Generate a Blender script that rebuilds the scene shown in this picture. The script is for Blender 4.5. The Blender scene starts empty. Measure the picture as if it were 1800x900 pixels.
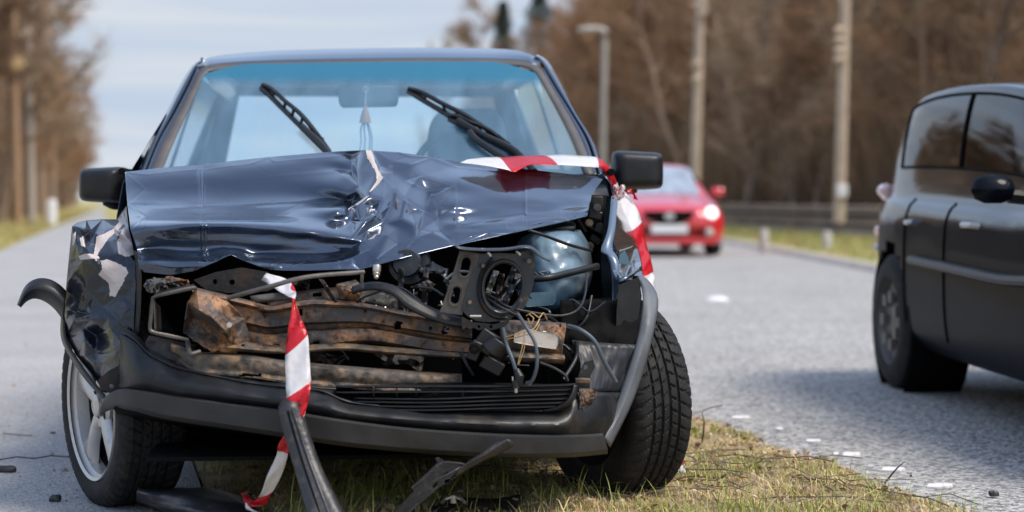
import bpy, math, random
import numpy as np
from mathutils import Vector, Matrix, noise
from mathutils.geometry import delaunay_2d_cdt, tessellate_polygon
random.seed(7); rng = np.random.default_rng(7)
sc = bpy.context.scene
R = math.radians
# ---------------------------------------------------------------- camera
FPX, CX, HY, H = 3104.0, 900.0, 350.0, 0.85      # focal length, centre and horizon of the 1800 px photograph, eye height
cam = bpy.data.cameras.new('camera'); camo = bpy.data.objects.new('camera', cam); sc.collection.objects.link(camo)
camo.location = (0, 0, H); camo.rotation_euler = (R(90), 0, 0)
cam.sensor_width = 36; cam.lens = 36*FPX/1800; cam.shift_y = -100/1800
cam.clip_start = .1; cam.clip_end = 3000
cam.dof.use_dof = True; cam.dof.focus_distance = 4.85; cam.dof.aperture_fstop = 2.1
sc.camera = camo
# ---------------------------------------------------------------- sky and sun
SUN_EL, SUN_AZ = R(58), R(112)        # azimuth clockwise from +Y: behind the camera, to the right
w = bpy.data.worlds.new('World'); sc.world = w; w.use_nodes = True
nt = w.node_tree; N = nt.nodes; L = nt.links; N.clear()
out = N.new('ShaderNodeOutputWorld'); bg = N.new('ShaderNodeBackground'); sky = N.new('ShaderNodeTexSky')
sky.sky_type = 'NISHITA'; sky.sun_disc = False; sky.sun_elevation = SUN_EL; sky.sun_rotation = SUN_AZ
sky.air_density = 1.0; sky.dust_density = 1.2; sky.ozone_density = 1.5
tc = N.new('ShaderNodeTexCoord'); mp = N.new('ShaderNodeMapping'); mp.inputs['Scale'].default_value = (1.2, 1.2, 7.0)
nz = N.new('ShaderNodeTexNoise'); nz.inputs['Scale'].default_value = 2.2; nz.inputs['Detail'].default_value = 6
rp = N.new('ShaderNodeValToRGB'); rp.color_ramp.elements[0].position = .34; rp.color_ramp.elements[0].color = (.45,)*3+(1,)
rp.color_ramp.elements[1].position = .72; rp.color_ramp.elements[1].color = (.95,)*3+(1,)
mx = N.new('ShaderNodeMix'); mx.data_type = 'RGBA'
cm = N.new('ShaderNodeMapping'); cm.inputs['Scale'].default_value = (1.5, 1.5, 14); cn = N.new('ShaderNodeTexNoise'); cn.inputs['Scale'].default_value = 2.6; cn.inputs['Detail'].default_value = 4; cn.inputs['Distortion'].default_value = .6
cr = N.new('ShaderNodeValToRGB'); cr.color_ramp.elements[0].position = .38; cr.color_ramp.elements[0].color = (3.0, 3.55, 4.35, 1); cr.color_ramp.elements[1].position = .62; cr.color_ramp.elements[1].color = (3.9, 4.15, 4.5, 1)
L.new(tc.outputs['Generated'], cm.inputs[0]); L.new(cm.outputs[0], cn.inputs['Vector']); L.new(cn.outputs[0], cr.inputs[0]); L.new(cr.outputs[0], mx.inputs['B'])
L.new(tc.outputs['Generated'], mp.inputs['Vector']); L.new(mp.outputs[0], nz.inputs['Vector']); L.new(nz.outputs[0], rp.inputs[0])
sz = N.new('ShaderNodeSeparateXYZ'); L.new(tc.outputs['Generated'], sz.inputs[0])
el = N.new('ShaderNodeMapRange'); el.inputs['From Min'].default_value = 0; el.inputs['From Max'].default_value = .45; el.inputs['To Min'].default_value = 2.0; el.inputs['To Max'].default_value = .3
L.new(sz.outputs['Z'], el.inputs['Value']); ml = N.new('ShaderNodeMath'); ml.operation = 'MULTIPLY'; ml.use_clamp = True
L.new(rp.outputs[0], ml.inputs[0]); L.new(el.outputs[0], ml.inputs[1]); L.new(ml.outputs[0], mx.inputs['Factor']); hs_ = N.new('ShaderNodeHueSaturation'); hs_.inputs['Saturation'].default_value = .9; hs_.inputs['Value'].default_value = 1.7; L.new(sky.outputs[0], hs_.inputs['Color']); L.new(hs_.outputs[0], mx.inputs['A']); L.new(mx.outputs['Result'], bg.inputs[0])
bg.inputs[1].default_value = .1; L.new(bg.outputs[0], out.inputs[0])
sl = bpy.data.lights.new('sun', 'SUN'); sl.energy = 2.0; sl.angle = R(22); sl.color = (1, .92, .80)
so = bpy.data.objects.new('sun', sl); sc.collection.objects.link(so)
sd = Vector((math.sin(SUN_AZ)*math.cos(SUN_EL), math.cos(SUN_AZ)*math.cos(SUN_EL), math.sin(SUN_EL)))
so.rotation_euler = sd.to_track_quat('Z', 'Y').to_euler()
sc.view_settings.view_transform = 'Standard'; sc.view_settings.look = 'None'
sc.view_settings.exposure = 0.85; sc.view_settings.gamma = 1
sc.cycles.transparent_max_bounces = 16; sc.cycles.max_bounces = 8
# ---------------------------------------------------------------- materials
def mat(name, col, rough=.5, metal=0, coat=0, var=None, var2=None, bump=None, crough=.04, attr=None, spec=.5, rvar=None, acol=None, cior=1.5):
    """var: (colour, scale, lo, hi) noise patches; bump: (scale, strength, kind); attr: (attribute, colour, roughness) worn patches"""
    m = bpy.data.materials.new(name); m.use_nodes = True; t = m.node_tree; b = t.nodes['Principled BSDF']
    b.inputs['Roughness'].default_value = rough; b.inputs['Metallic'].default_value = metal
    b.inputs['Coat Weight'].default_value = coat; b.inputs['Coat Roughness'].default_value = crough
    b.inputs['Specular IOR Level'].default_value = spec
    b.inputs['Coat IOR'].default_value = cior
    tcn = t.nodes.new('ShaderNodeTexCoord'); oc = tcn.outputs['Object']
    rgb = t.nodes.new('ShaderNodeRGB'); rgb.outputs[0].default_value = (*col, 1); cur = rgb.outputs[0]
    if acol:
        a = t.nodes.new('ShaderNodeAttribute'); a.attribute_name = acol; cur = a.outputs['Color']
    for v_ in (var, var2):
        if not v_: continue
        c2, s_, lo, hi = v_
        n = t.nodes.new('ShaderNodeTexNoise'); n.inputs['Scale'].default_value = s_; n.inputs['Detail'].default_value = 7; n.inputs['Roughness'].default_value = .65
        t.links.new(oc, n.inputs['Vector'])
        mr = t.nodes.new('ShaderNodeMapRange'); mr.inputs['From Min'].default_value = lo; mr.inputs['From Max'].default_value = hi
        t.links.new(n.outputs[0], mr.inputs['Value'])
        x = t.nodes.new('ShaderNodeMix'); x.data_type = 'RGBA'; x.inputs['B'].default_value = (*c2, 1)
        t.links.new(mr.outputs[0], x.inputs['Factor']); t.links.new(cur, x.inputs['A']); cur = x.outputs['Result']
    if rvar:
        n = t.nodes.new('ShaderNodeTexNoise'); n.inputs['Scale'].default_value = rvar[0]; n.inputs['Detail'].default_value = 6
        t.links.new(oc, n.inputs['Vector'])
        mr = t.nodes.new('ShaderNodeMapRange'); mr.inputs['From Min'].default_value = .35; mr.inputs['From Max'].default_value = .7
        mr.inputs['To Min'].default_value = rvar[1]; mr.inputs['To Max'].default_value = rvar[2]
        t.links.new(n.outputs[0], mr.inputs['Value']); t.links.new(mr.outputs[0], b.inputs['Roughness'])
    if attr:
        a = t.nodes.new('ShaderNodeAttribute'); a.attribute_name = attr[0]
        n = t.nodes.new('ShaderNodeTexNoise'); n.inputs['Scale'].default_value = 55; n.inputs['Detail'].default_value = 5
        t.links.new(oc, n.inputs['Vector'])
        ad = t.nodes.new('ShaderNodeMath'); ad.operation = 'MULTIPLY_ADD'; ad.inputs[1].default_value = 1.0
        t.links.new(n.outputs[0], ad.inputs[0]); t.links.new(a.outputs['Fac'], ad.inputs[2])
        mr = t.nodes.new('ShaderNodeMapRange'); mr.inputs['From Min'].default_value = .96; mr.inputs['From Max'].default_value = 1.0
        t.links.new(ad.outputs[0], mr.inputs['Value'])
        x = t.nodes.new('ShaderNodeMix'); x.data_type = 'RGBA'; x.inputs['B'].default_value = (*attr[1], 1)
        t.links.new(mr.outputs[0], x.inputs['Factor']); t.links.new(cur, x.inputs['A']); cur = x.outputs['Result']
        for nm, v0, v1 in (('Metallic', metal, 0), ('Coat Weight', coat, 0), ('Roughness', rough, .6)):
            q = t.nodes.new('ShaderNodeMapRange'); q.inputs['To Min'].default_value = v0; q.inputs['To Max'].default_value = v1
            t.links.new(mr.outputs[0], q.inputs['Value']); t.links.new(q.outputs[0], b.inputs[nm])
    t.links.new(cur, b.inputs['Base Color'])
    if bump:
        if bump[2:] == ('v',):
            n = t.nodes.new('ShaderNodeTexVoronoi'); n.inputs['Scale'].default_value = bump[0]
        else:
            n = t.nodes.new('ShaderNodeTexNoise'); n.inputs['Scale'].default_value = bump[0]; n.inputs['Detail'].default_value = 5
        t.links.new(oc, n.inputs['Vector'])
        bp = t.nodes.new('ShaderNodeBump'); bp.inputs['Strength'].default_value = bump[1]; bp.inputs['Distance'].default_value = .004
        t.links.new(n.outputs[0], bp.inputs['Height']); t.links.new(bp.outputs[0], b.inputs['Normal'])
    return m
def emit_mat(name, col, s):
    m = bpy.data.materials.new(name); m.use_nodes = True; b = m.node_tree.nodes['Principled BSDF']
    b.inputs['Base Color'].default_value = (*col, 1); b.inputs['Emission Color'].default_value = (*col, 1); b.inputs['Emission Strength'].default_value = s
    return m
def glass_mat(name, tint, dust_sheen, dust_sheen_col, band=None, f0=1.45):
    m = bpy.data.materials.new(name); m.use_nodes = True; t = m.node_tree; t.nodes.clear()
    o = t.nodes.new('ShaderNodeOutputMaterial'); tr = t.nodes.new('ShaderNodeBsdfTransparent'); tr.inputs[0].default_value = (*tint, 1)
    gl = t.nodes.new('ShaderNodeBsdfGlossy'); gl.inputs['Roughness'].default_value = .03; gl.inputs[0].default_value = (.95, .97, 1, 1)
    fr = t.nodes.new('ShaderNodeFresnel'); fr.inputs[0].default_value = f0
    df = t.nodes.new('ShaderNodeBsdfDiffuse'); df.inputs[0].default_value = (*dust_sheen_col, 1)  # diffuse layer: thin dirt and painted sky reflection together
    tcn = t.nodes.new('ShaderNodeTexCoord')
    mp_ = t.nodes.new('ShaderNodeMapping'); mp_.inputs['Scale'].default_value = (9, 2, 1.5); mp_.inputs['Rotation'].default_value = (0, .35, 0)
    n = t.nodes.new('ShaderNodeTexNoise'); n.inputs['Scale'].default_value = 1.6; n.inputs['Detail'].default_value = 6
    t.links.new(tcn.outputs['Object'], mp_.inputs[0]); t.links.new(mp_.outputs[0], n.inputs['Vector'])
    mr = t.nodes.new('ShaderNodeMapRange'); mr.inputs['From Min'].default_value = .3; mr.inputs['From Max'].default_value = .75
    mr.inputs['To Min'].default_value = dust_sheen*.75; mr.inputs['To Max'].default_value = dust_sheen*1.5
    t.links.new(n.outputs[0], mr.inputs['Value'])
    m1 = t.nodes.new('ShaderNodeMixShader'); t.links.new(mr.outputs[0], m1.inputs[0]); t.links.new(tr.outputs[0], m1.inputs[1]); t.links.new(df.outputs[0], m1.inputs[2])
    cur = m1.outputs[0]
    if band:      # tinted sun band printed along the top of the screen: object-space height
        z0, z1, bc, bt = band
        sp = t.nodes.new('ShaderNodeSeparateXYZ'); t.links.new(tcn.outputs['Object'], sp.inputs[0])
        r2 = t.nodes.new('ShaderNodeMapRange'); r2.inputs['From Min'].default_value = z0; r2.inputs['From Max'].default_value = z1; r2.inputs['To Max'].default_value = .93
        t.links.new(sp.outputs['Z'], r2.inputs['Value'])
        bd = t.nodes.new('ShaderNodeBsdfDiffuse'); bd.inputs[0].default_value = (*bc, 1)
        m3 = t.nodes.new('ShaderNodeMixShader'); t.links.new(r2.outputs[0], m3.inputs[0]); t.links.new(cur, m3.inputs[1]); t.links.new(bd.outputs[0], m3.inputs[2]); cur = m3.outputs[0]
    m2 = t.nodes.new('ShaderNodeMixShader'); t.links.new(fr.outputs[0], m2.inputs[0]); t.links.new(cur, m2.inputs[1]); t.links.new(gl.outputs[0], m2.inputs[2])
    t.links.new(m2.outputs[0], o.inputs[0])
    return m
M = {}
M['paint'] = mat('navy_paint', (.023, .046, .085), .24, .85, 1, var=((.024, .040, .072), 3, .4, .6), crough=.07, cior=1.75, attr=('wear', (.46, .40, .36), .6), bump=(4, .08))
M['paint_clean'] = mat('navy_paint_side', (.02, .035, .065), .3, .7, 1, crough=.06)
M['paint_wing'] = mat('torn_navy_paint', (.008, .012, .022), .3, .5, .55, crough=.05, cior=1.5, attr=('wear', (.48, .41, .38), .6), bump=(14, .25))
M['paint_roof'] = mat('sky_sheen_navy_roof', (.07, .10, .145), .3, .6, .8, crough=.12)  # navy lightened: the roof's sky reflection is put into the base colour
M['paint_dark'] = mat('grubby_dark_paint', (.008, .009, .011), .5, .0, .15, spec=.3, crough=.2, var=((.05, .035, .022), 9, .55, .75), bump=(30, .2))
M['plastic'] = mat('black_plastic', (.011, .011, .012), .38, var=((.02, .02, .02), 14, .45, .7), bump=(300, .15), spec=.35)
M['trim'] = mat('grey_trim_plastic', (.017, .017, .018), .55, var=((.034, .031, .028), 6, .45, .75), bump=(250, .25))
M['trim_light'] = mat('faded_trim_plastic', (.11, .12, .13), .5, var=((.08, .085, .09), 8, .4, .7), bump=(250, .2))
M['rubber'] = mat('tyre_rubber', (.013, .013, .013), .75, var=((.04, .034, .028), 18, .5, .75), bump=(120, .3), spec=.3)
M['seal'] = mat('weathered_seal', (.065, .06, .06), .55, var=((.10, .085, .07), 10, .4, .7))
M['black'] = mat('matt_black', (.005, .005, .005), .8, spec=.08)
M['rust'] = mat('rusty_steel', (.060, .050, .044), .55, .2, var=((.34, .165, .07), 13, .46, .60), var2=((.018, .013, .011), 26, .50, .64), bump=(70, 1))
M['rust_tan'] = mat('dusty_rusty_steel', (.085, .07, .058), .6, .2, var=((.28, .17, .08), 13, .46, .64), var2=((.025, .02, .016), 22, .50, .66), bump=(55, .6))
M['rust_dark'] = mat('dark_rusty_steel', (.010, .009, .008), .6, .1, var=((.05, .024, .012), 16, .5, .7), bump=(60, .5))
M['steel_blue'] = mat('dark_painted_steel', (.03, .034, .04), .38, .5, .25, var=((.16, .08, .04), 22, .6, .76), bump=(40, .2))
M['steel_grey'] = mat('dusty_grey_steel', (.10, .09, .08), .5, .3, var=((.05, .04, .032), 14, .45, .65), bump=(60, .3))
M['bolt'] = mat('bright_zinc', (.5, .46, .4), .35, .8)
M['alloy'] = mat('silver_alloy', (.52, .50, .48), .36, .55, .3, var=((.30, .25, .2), 26, .55, .78))
M['tank'] = mat('blue_grey_tank', (.15, .22, .27), .33, 0, .2, var=((.06, .14, .19), 6, .45, .65), bump=(25, .3))
M['hose'] = mat('blue_grey_hose', (.06, .075, .09), .45)
M['copper'] = mat('copper_wire', (.55, .35, .14), .4, .4)
M['primer'] = mat('bare_primer', (.62, .52, .50), .6, var=((.4, .36, .33), 20, .5, .7))
M['lamp_white'] = mat('clouded_lamp_plastic', (.6, .54, .48), .35, var=((.4, .25, .12), 22, .5, .7))
M['mirror_glass'] = mat('mirror_back', (.10, .17, .22), .25)
M['fabric'] = mat('grey_blue_fabric', (.06, .11, .15), .8)
M['lining'] = mat('grey_lining', (.22, .27, .30), .9)
M['wind'] = glass_mat('windscreen_glass', (.85, .95, .99), .30, (.19, .35, .48), band=(1.235, 1.275, (.018, .13, .21), 1))  # blue of the diffuse layer stands for sky reflected in the screen
M['glass'] = glass_mat('car_glass', (.75, .85, .9), .05, (.3, .35, .4))
M['rearglass'] = glass_mat('rear_glass', (.9, .97, 1), .04, (.5, .6, .7))
M['clear'] = glass_mat('clear_lens', (.9, .9, .9), .1, (.8, .8, .8))
M['debris'] = mat('scuffed_black_plastic', (.022, .022, .024), .42, var=((.07, .06, .05), 30, .52, .7), bump=(80, .4))
M['white_plastic'] = mat('white_plastic', (.75, .74, .72), .5)
def tape_mat():
    m = bpy.data.materials.new('barrier_tape'); m.use_nodes = True; t = m.node_tree; b = t.nodes['Principled BSDF']
    uv = t.nodes.new('ShaderNodeUVMap'); sp = t.nodes.new('ShaderNodeSeparateXYZ'); t.links.new(uv.outputs[0], sp.inputs[0])
    a = t.nodes.new('ShaderNodeMath'); a.operation = 'MULTIPLY_ADD'; a.inputs[1].default_value = .32; t.links.new(sp.outputs['Y'], a.inputs[0]); t.links.new(sp.outputs['X'], a.inputs[2])
    f = t.nodes.new('ShaderNodeMath'); f.operation = 'PINGPONG'; f.inputs[1].default_value = 1; t.links.new(a.outputs[0], f.inputs[0])
    r = t.nodes.new('ShaderNodeMapRange'); r.inputs['From Min'].default_value = .49; r.inputs['From Max'].default_value = .51; t.links.new(f.outputs[0], r.inputs['Value'])
    n = t.nodes.new('ShaderNodeTexNoise'); n.inputs['Scale'].default_value = 40
    x = t.nodes.new('ShaderNodeMix'); x.data_type = 'RGBA'; x.inputs['A'].default_value = (.6, .012, .02, 1); x.inputs['B'].default_value = (.78, .76, .76, 1)
    t.links.new(r.outputs[0], x.inputs['Factor']); t.links.new(x.outputs['Result'], b.inputs['Base Color'])
    b.inputs['Roughness'].default_value = .3
    bp = t.nodes.new('ShaderNodeBump'); bp.inputs['Strength'].default_value = .4; bp.inputs['Distance'].default_value = .01
    tcn = t.nodes.new('ShaderNodeTexCoord'); t.links.new(tcn.outputs['Object'], n.inputs['Vector']); n.inputs['Scale'].default_value = 25
    t.links.new(n.outputs[0], bp.inputs['Height']); t.links.new(bp.outputs[0], b.inputs['Normal'])
    tl = t.nodes.new('ShaderNodeBsdfTranslucent'); t.links.new(x.outputs['Result'], tl.inputs[0])
    ms = t.nodes.new('ShaderNodeMixShader'); ms.inputs[0].default_value = .3
    t.links.new(b.outputs[0], ms.inputs[1]); t.links.new(tl.outputs[0], ms.inputs[2]); t.links.new(ms.outputs[0], t.nodes['Material Output'].inputs[0])
    return m
M['tape'] = tape_mat()
# ---------------------------------------------------------------- object helpers
def thing(name, label, cat, loc=(0, 0, 0), group=None, rz=0):
    o = bpy.data.objects.new(name, None); sc.collection.objects.link(o); o.location = loc; o.rotation_euler = (0, 0, rz)
    o['label'] = label; o['category'] = cat; o.empty_display_size = .2
    if group: o['group'] = group
    return o
def tag(o, label, cat, group=None):
    o['label'] = label; o['category'] = cat
    if group: o['group'] = group
    return o
def obj(name, verts, faces, m, parent=None, smooth=40, solid=0, bevel=0, uv=None, attr=None, local=False, sub=0):
    """link a mesh given in world metres; the origin is the parent thing's origin (or the mesh's own base when top-level)"""
    V = np.asarray(verts, float)
    org = np.zeros(3)
    if parent is not None and not local:
        p = parent
        while p is not None: org = org + np.array(p.location); p = p.parent
    elif parent is None and not local:
        org = np.array([V[:, 0].mean(), V[:, 1].mean(), V[:, 2].min()])
    me = bpy.data.meshes.new(name); me.from_pydata((V-org).tolist(), [], [tuple(f) for f in faces]); me.update()
    o = bpy.data.objects.new(name, me); sc.collection.objects.link(o)
    if parent is not None: o.parent = parent
    elif not local: o.location = org
    me.materials.append(M[m] if isinstance(m, str) else m)
    if uv is not None:
        ul = me.uv_layers.new(name='UVMap'); U = np.asarray(uv, float)
        idx = np.zeros(len(me.loops), int); me.loops.foreach_get('vertex_index', idx); ul.data.foreach_set('uv', U[idx].ravel())
    if attr is not None:
        for k, a in attr.items():
            at = me.attributes.new(k, 'FLOAT', 'POINT'); at.data.foreach_set('value', np.asarray(a, np.float32))
    if smooth:
        me.polygons.foreach_set('use_smooth', np.ones(len(me.polygons), bool))
        if smooth < 180:
            try: me.set_sharp_from_angle(angle=R(smooth))
            except Exception: pass
    if solid:
        md = o.modifiers.new('thick', 'SOLIDIFY'); md.thickness = solid; md.offset = 0
    if bevel:
        md = o.modifiers.new('bevel', 'BEVEL'); md.width = bevel; md.segments = 2; md.limit_method = 'ANGLE'; md.angle_limit = R(35)
    if sub:
        md = o.modifiers.new('sub', 'SUBSURF'); md.levels = sub; md.render_levels = sub
    return o
class MB:
    def __init__(s): s.v = []; s.f = []
    def add(s, v, f):
        k = len(s.v); s.v += [tuple(p) for p in v]; s.f += [tuple(i+k for i in q) for q in f]; return s
    def box(s, c, size, rot=None):
        P = [Vector((x*size[0]/2, y*size[1]/2, z*size[2]/2)) for x in (-1, 1) for y in (-1, 1) for z in (-1, 1)]
        if rot is not None: P = [rot @ p for p in P]
        c = Vector(c)
        return s.add([p+c for p in P], [(0, 1, 3, 2), (4, 6, 7, 5), (0, 4, 5, 1), (2, 3, 7, 6), (0, 2, 6, 4), (1, 5, 7, 3)])
    def tube(s, pts, r, n=8, cap=True):
        P = [Vector(p) for p in pts]; m_ = len(P); rs = r if hasattr(r, '__len__') else [r]*m_
        V_ = []; F = []; ref = None
        for i, p in enumerate(P):
            d = (P[min(i+1, m_-1)]-P[max(i-1, 0)]); d = d.normalized() if d.length > 1e-9 else Vector((0, 0, 1))
            if ref is None: ref = d.orthogonal().normalized()
            ref = (ref - d*ref.dot(d)); ref = ref.normalized() if ref.length > 1e-6 else d.orthogonal().normalized()
            b_ = d.cross(ref)
            for k in range(n):
                a = 2*math.pi*k/n; V_.append(p+ref*(rs[i]*math.cos(a))+b_*(rs[i]*math.sin(a)))
        for i in range(m_-1):
            for k in range(n): F.append((i*n+k, i*n+(k+1) % n, (i+1)*n+(k+1) % n, (i+1)*n+k))
        if cap: F.append(tuple(range(n-1, -1, -1))); F.append(tuple((m_-1)*n+k for k in range(n)))
        return s.add(V_, F)
    def lathe(s, prof, c, axis, n=32, closed=False):
        """prof: (radius, offset along axis)"""
        c = Vector(c); ax = Vector(axis).normalized(); a1 = ax.orthogonal().normalized(); a2 = ax.cross(a1); V_ = []; F = []
        for (r, h) in prof:
            for k in range(n):
                t_ = 2*math.pi*k/n; V_.append(c+ax*h+a1*(r*math.cos(t_))+a2*(r*math.sin(t_)))
        m_ = len(prof)
        for i in range(m_-1+(1 if closed else 0)):
            j = (i+1) % m_
            for k in range(n): F.append((i*n+k, i*n+(k+1) % n, j*n+(k+1) % n, j*n+k))
        return s.add(V_, F)
    def build(s, name, m, parent=None, **kw): return obj(name, s.v, s.f, m, parent, **kw)
def catmull(P, n):
    """n samples per segment through the points (arrays of any width)"""
    P = np.asarray(P, float)
    if len(P) == 2: return np.array([P[0]+(P[1]-P[0])*k/n for k in range(n+1)])
    Q = np.vstack([2*P[0]-P[1], P, 2*P[-1]-P[-2]]); o_ = []
    for i in range(1, len(Q)-2):
        for k in range(n):
            t = k/n; a, b, c, d = Q[i-1], Q[i], Q[i+1], Q[i+2]
            o_.append(.5*((2*b)+(-a+c)*t+(2*a-5*b+4*c-d)*t*t+(-a+3*b-3*c+d)*t**3))
    o_.append(P[-1]); return np.array(o_)
def resample(P, n):
    P = np.asarray(P, float); d = np.r_[0, np.cumsum(np.linalg.norm(np.diff(P[:, :2], axis=0), axis=1)+1e-6)]
    t = np.linspace(0, d[-1], n); return np.stack([np.interp(t, d, P[:, k]) for k in range(P.shape[1])], 1)
def inpoly(x, y, poly):
    poly = np.asarray(poly, float); x = np.asarray(x, float); y = np.asarray(y, float); r = np.zeros(x.shape, bool); n = len(poly)
    for i in range(n):
        x1, y1 = poly[i, :2]; x2, y2 = poly[(i+1) % n, :2]
        c = ((y1 > y) != (y2 > y)) & (x < (x2-x1)*(y-y1)/((y2-y1) if y2 != y1 else 1e-9)+x1); r ^= c
    return r
def at(px, py, Y): return ((px-CX)/FPX*Y, Y, H+(HY-py)/FPX*Y)
def ground(px, py, z=0):
    Y = (H-z)*FPX/(py-HY); return ((px-CX)/FPX*Y, Y, z)
# ---------------------------------------------------------------- frame of the wrecked car: u to the right, v back along the car
CO = (-.37, 4.40); CS = .085; CC = math.sqrt(1-CS*CS)
def W(u, v, z): return (CO[0]+u*CC-v*CS, CO[1]+u*CS+v*CC, z)
def C(px, py, v):
    a = (px-CX)/FPX; u = (a*(CO[1]+v*CC)-CO[0]+v*CS)/(CC-a*CS); Y = CO[1]+u*CS+v*CC
    return (a*Y, Y, H+(HY-py)/FPX*Y)
def Cn(P): return [C(*p[:3]) for p in P]
def grid_faces(nr, nc, keep=None):
    F = []
    for i in range(nr-1):
        for j in range(nc-1):
            if keep is None or keep(i, j): F.append((i*nc+j, i*nc+j+1, (i+1)*nc+j+1, (i+1)*nc+j))
    return F
def loft(name, rows, m, parent, n=24, k=4, solid=.002, holes=(), smooth=40, disp=0, dscale=20, seed=0, fn=C, bevel=0, straight=False):
    """rows of (px, py, v): each is resampled to n points, rows are interpolated k times; holes are pixel polygons"""
    RR = [resample(catmull(r, 6) if len(r) > 2 else r, n) for r in rows]
    A = np.array(RR)
    if straight:
        o_ = []
        for i in range(len(A)-1):
            for q in range(k): o_.append(A[i]+(A[i+1]-A[i])*q/k)
        o_.append(A[-1]); A = np.array(o_)
    else: A = catmull(A.reshape(len(A), -1), k).reshape(-1, n, 3)
    nr = A.shape[0]; P = A.reshape(-1, 3).copy()
    if disp:
        for q in range(len(P)):
            P[q, 2] += disp*noise.fractal(Vector((P[q, 0]/dscale, P[q, 1]/dscale, seed)), .6, 2, 3)
    cx = (A[:-1, :-1, 0]+A[1:, 1:, 0])/2; cy = (A[:-1, :-1, 1]+A[1:, 1:, 1])/2
    kill = np.zeros(cx.shape, bool)
    for h in holes: kill |= inpoly(cx, cy, h)
    return obj(name, [fn(*p) for p in P], grid_faces(nr, n, lambda i, j: not kill[i, j]), m, parent, smooth=smooth, solid=solid, bevel=bevel)
def plate(name, outer, m, parent, v=.2, thick=.004, holes=(), bevel=0, fn=C, smooth=30):
    """flat cut plate: pixel outline with holes, v a number or a function of (px, py)"""
    vf = v if callable(v) else (lambda x, y: v)
    loops = [list(outer)]+[list(h) for h in holes]
    tris = tessellate_polygon([[Vector((x, y, 0)) for x, y in l] for l in loops])
    flat = [p for l in loops for p in l]; n = len(flat)
    V_ = [fn(x, y, vf(x, y)) for x, y in flat]+[fn(x, y, vf(x, y)+thick) for x, y in flat]
    F = [tuple(t_) for t_ in tris]+[tuple(i+n for i in reversed(t_)) for t_ in tris]; k = 0
    for l in loops:
        for i in range(len(l)):
            a, b = k+i, k+(i+1) % len(l); F.append((a, b, b+n, a+n))
        k += len(l)
    return obj(name, V_, F, m, parent, smooth=smooth, bevel=bevel)
def ell(cx, cy, rx, ry, n=20, rot=0):
    c, s = math.cos(R(rot)), math.sin(R(rot))
    return [(cx+rx*math.cos(t)*c-ry*math.sin(t)*s, cy+rx*math.cos(t)*s+ry*math.sin(t)*c) for t in [2*math.pi*i/n for i in range(n)]]
def stadium(cx, cy, wd, ht, rot=0, n=6):
    r = wd/2; P = []
    for i in range(n+1): t = math.pi*i/n; P.append((r*math.cos(t), ht/2-r+r*math.sin(t)))
    for i in range(n+1): t = math.pi+math.pi*i/n; P.append((r*math.cos(t), -ht/2+r+r*math.sin(t)))
    c, s = math.cos(R(rot)), math.sin(R(rot)); return [(cx+x*c-y*s, cy+x*s+y*c) for x, y in P]
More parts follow.
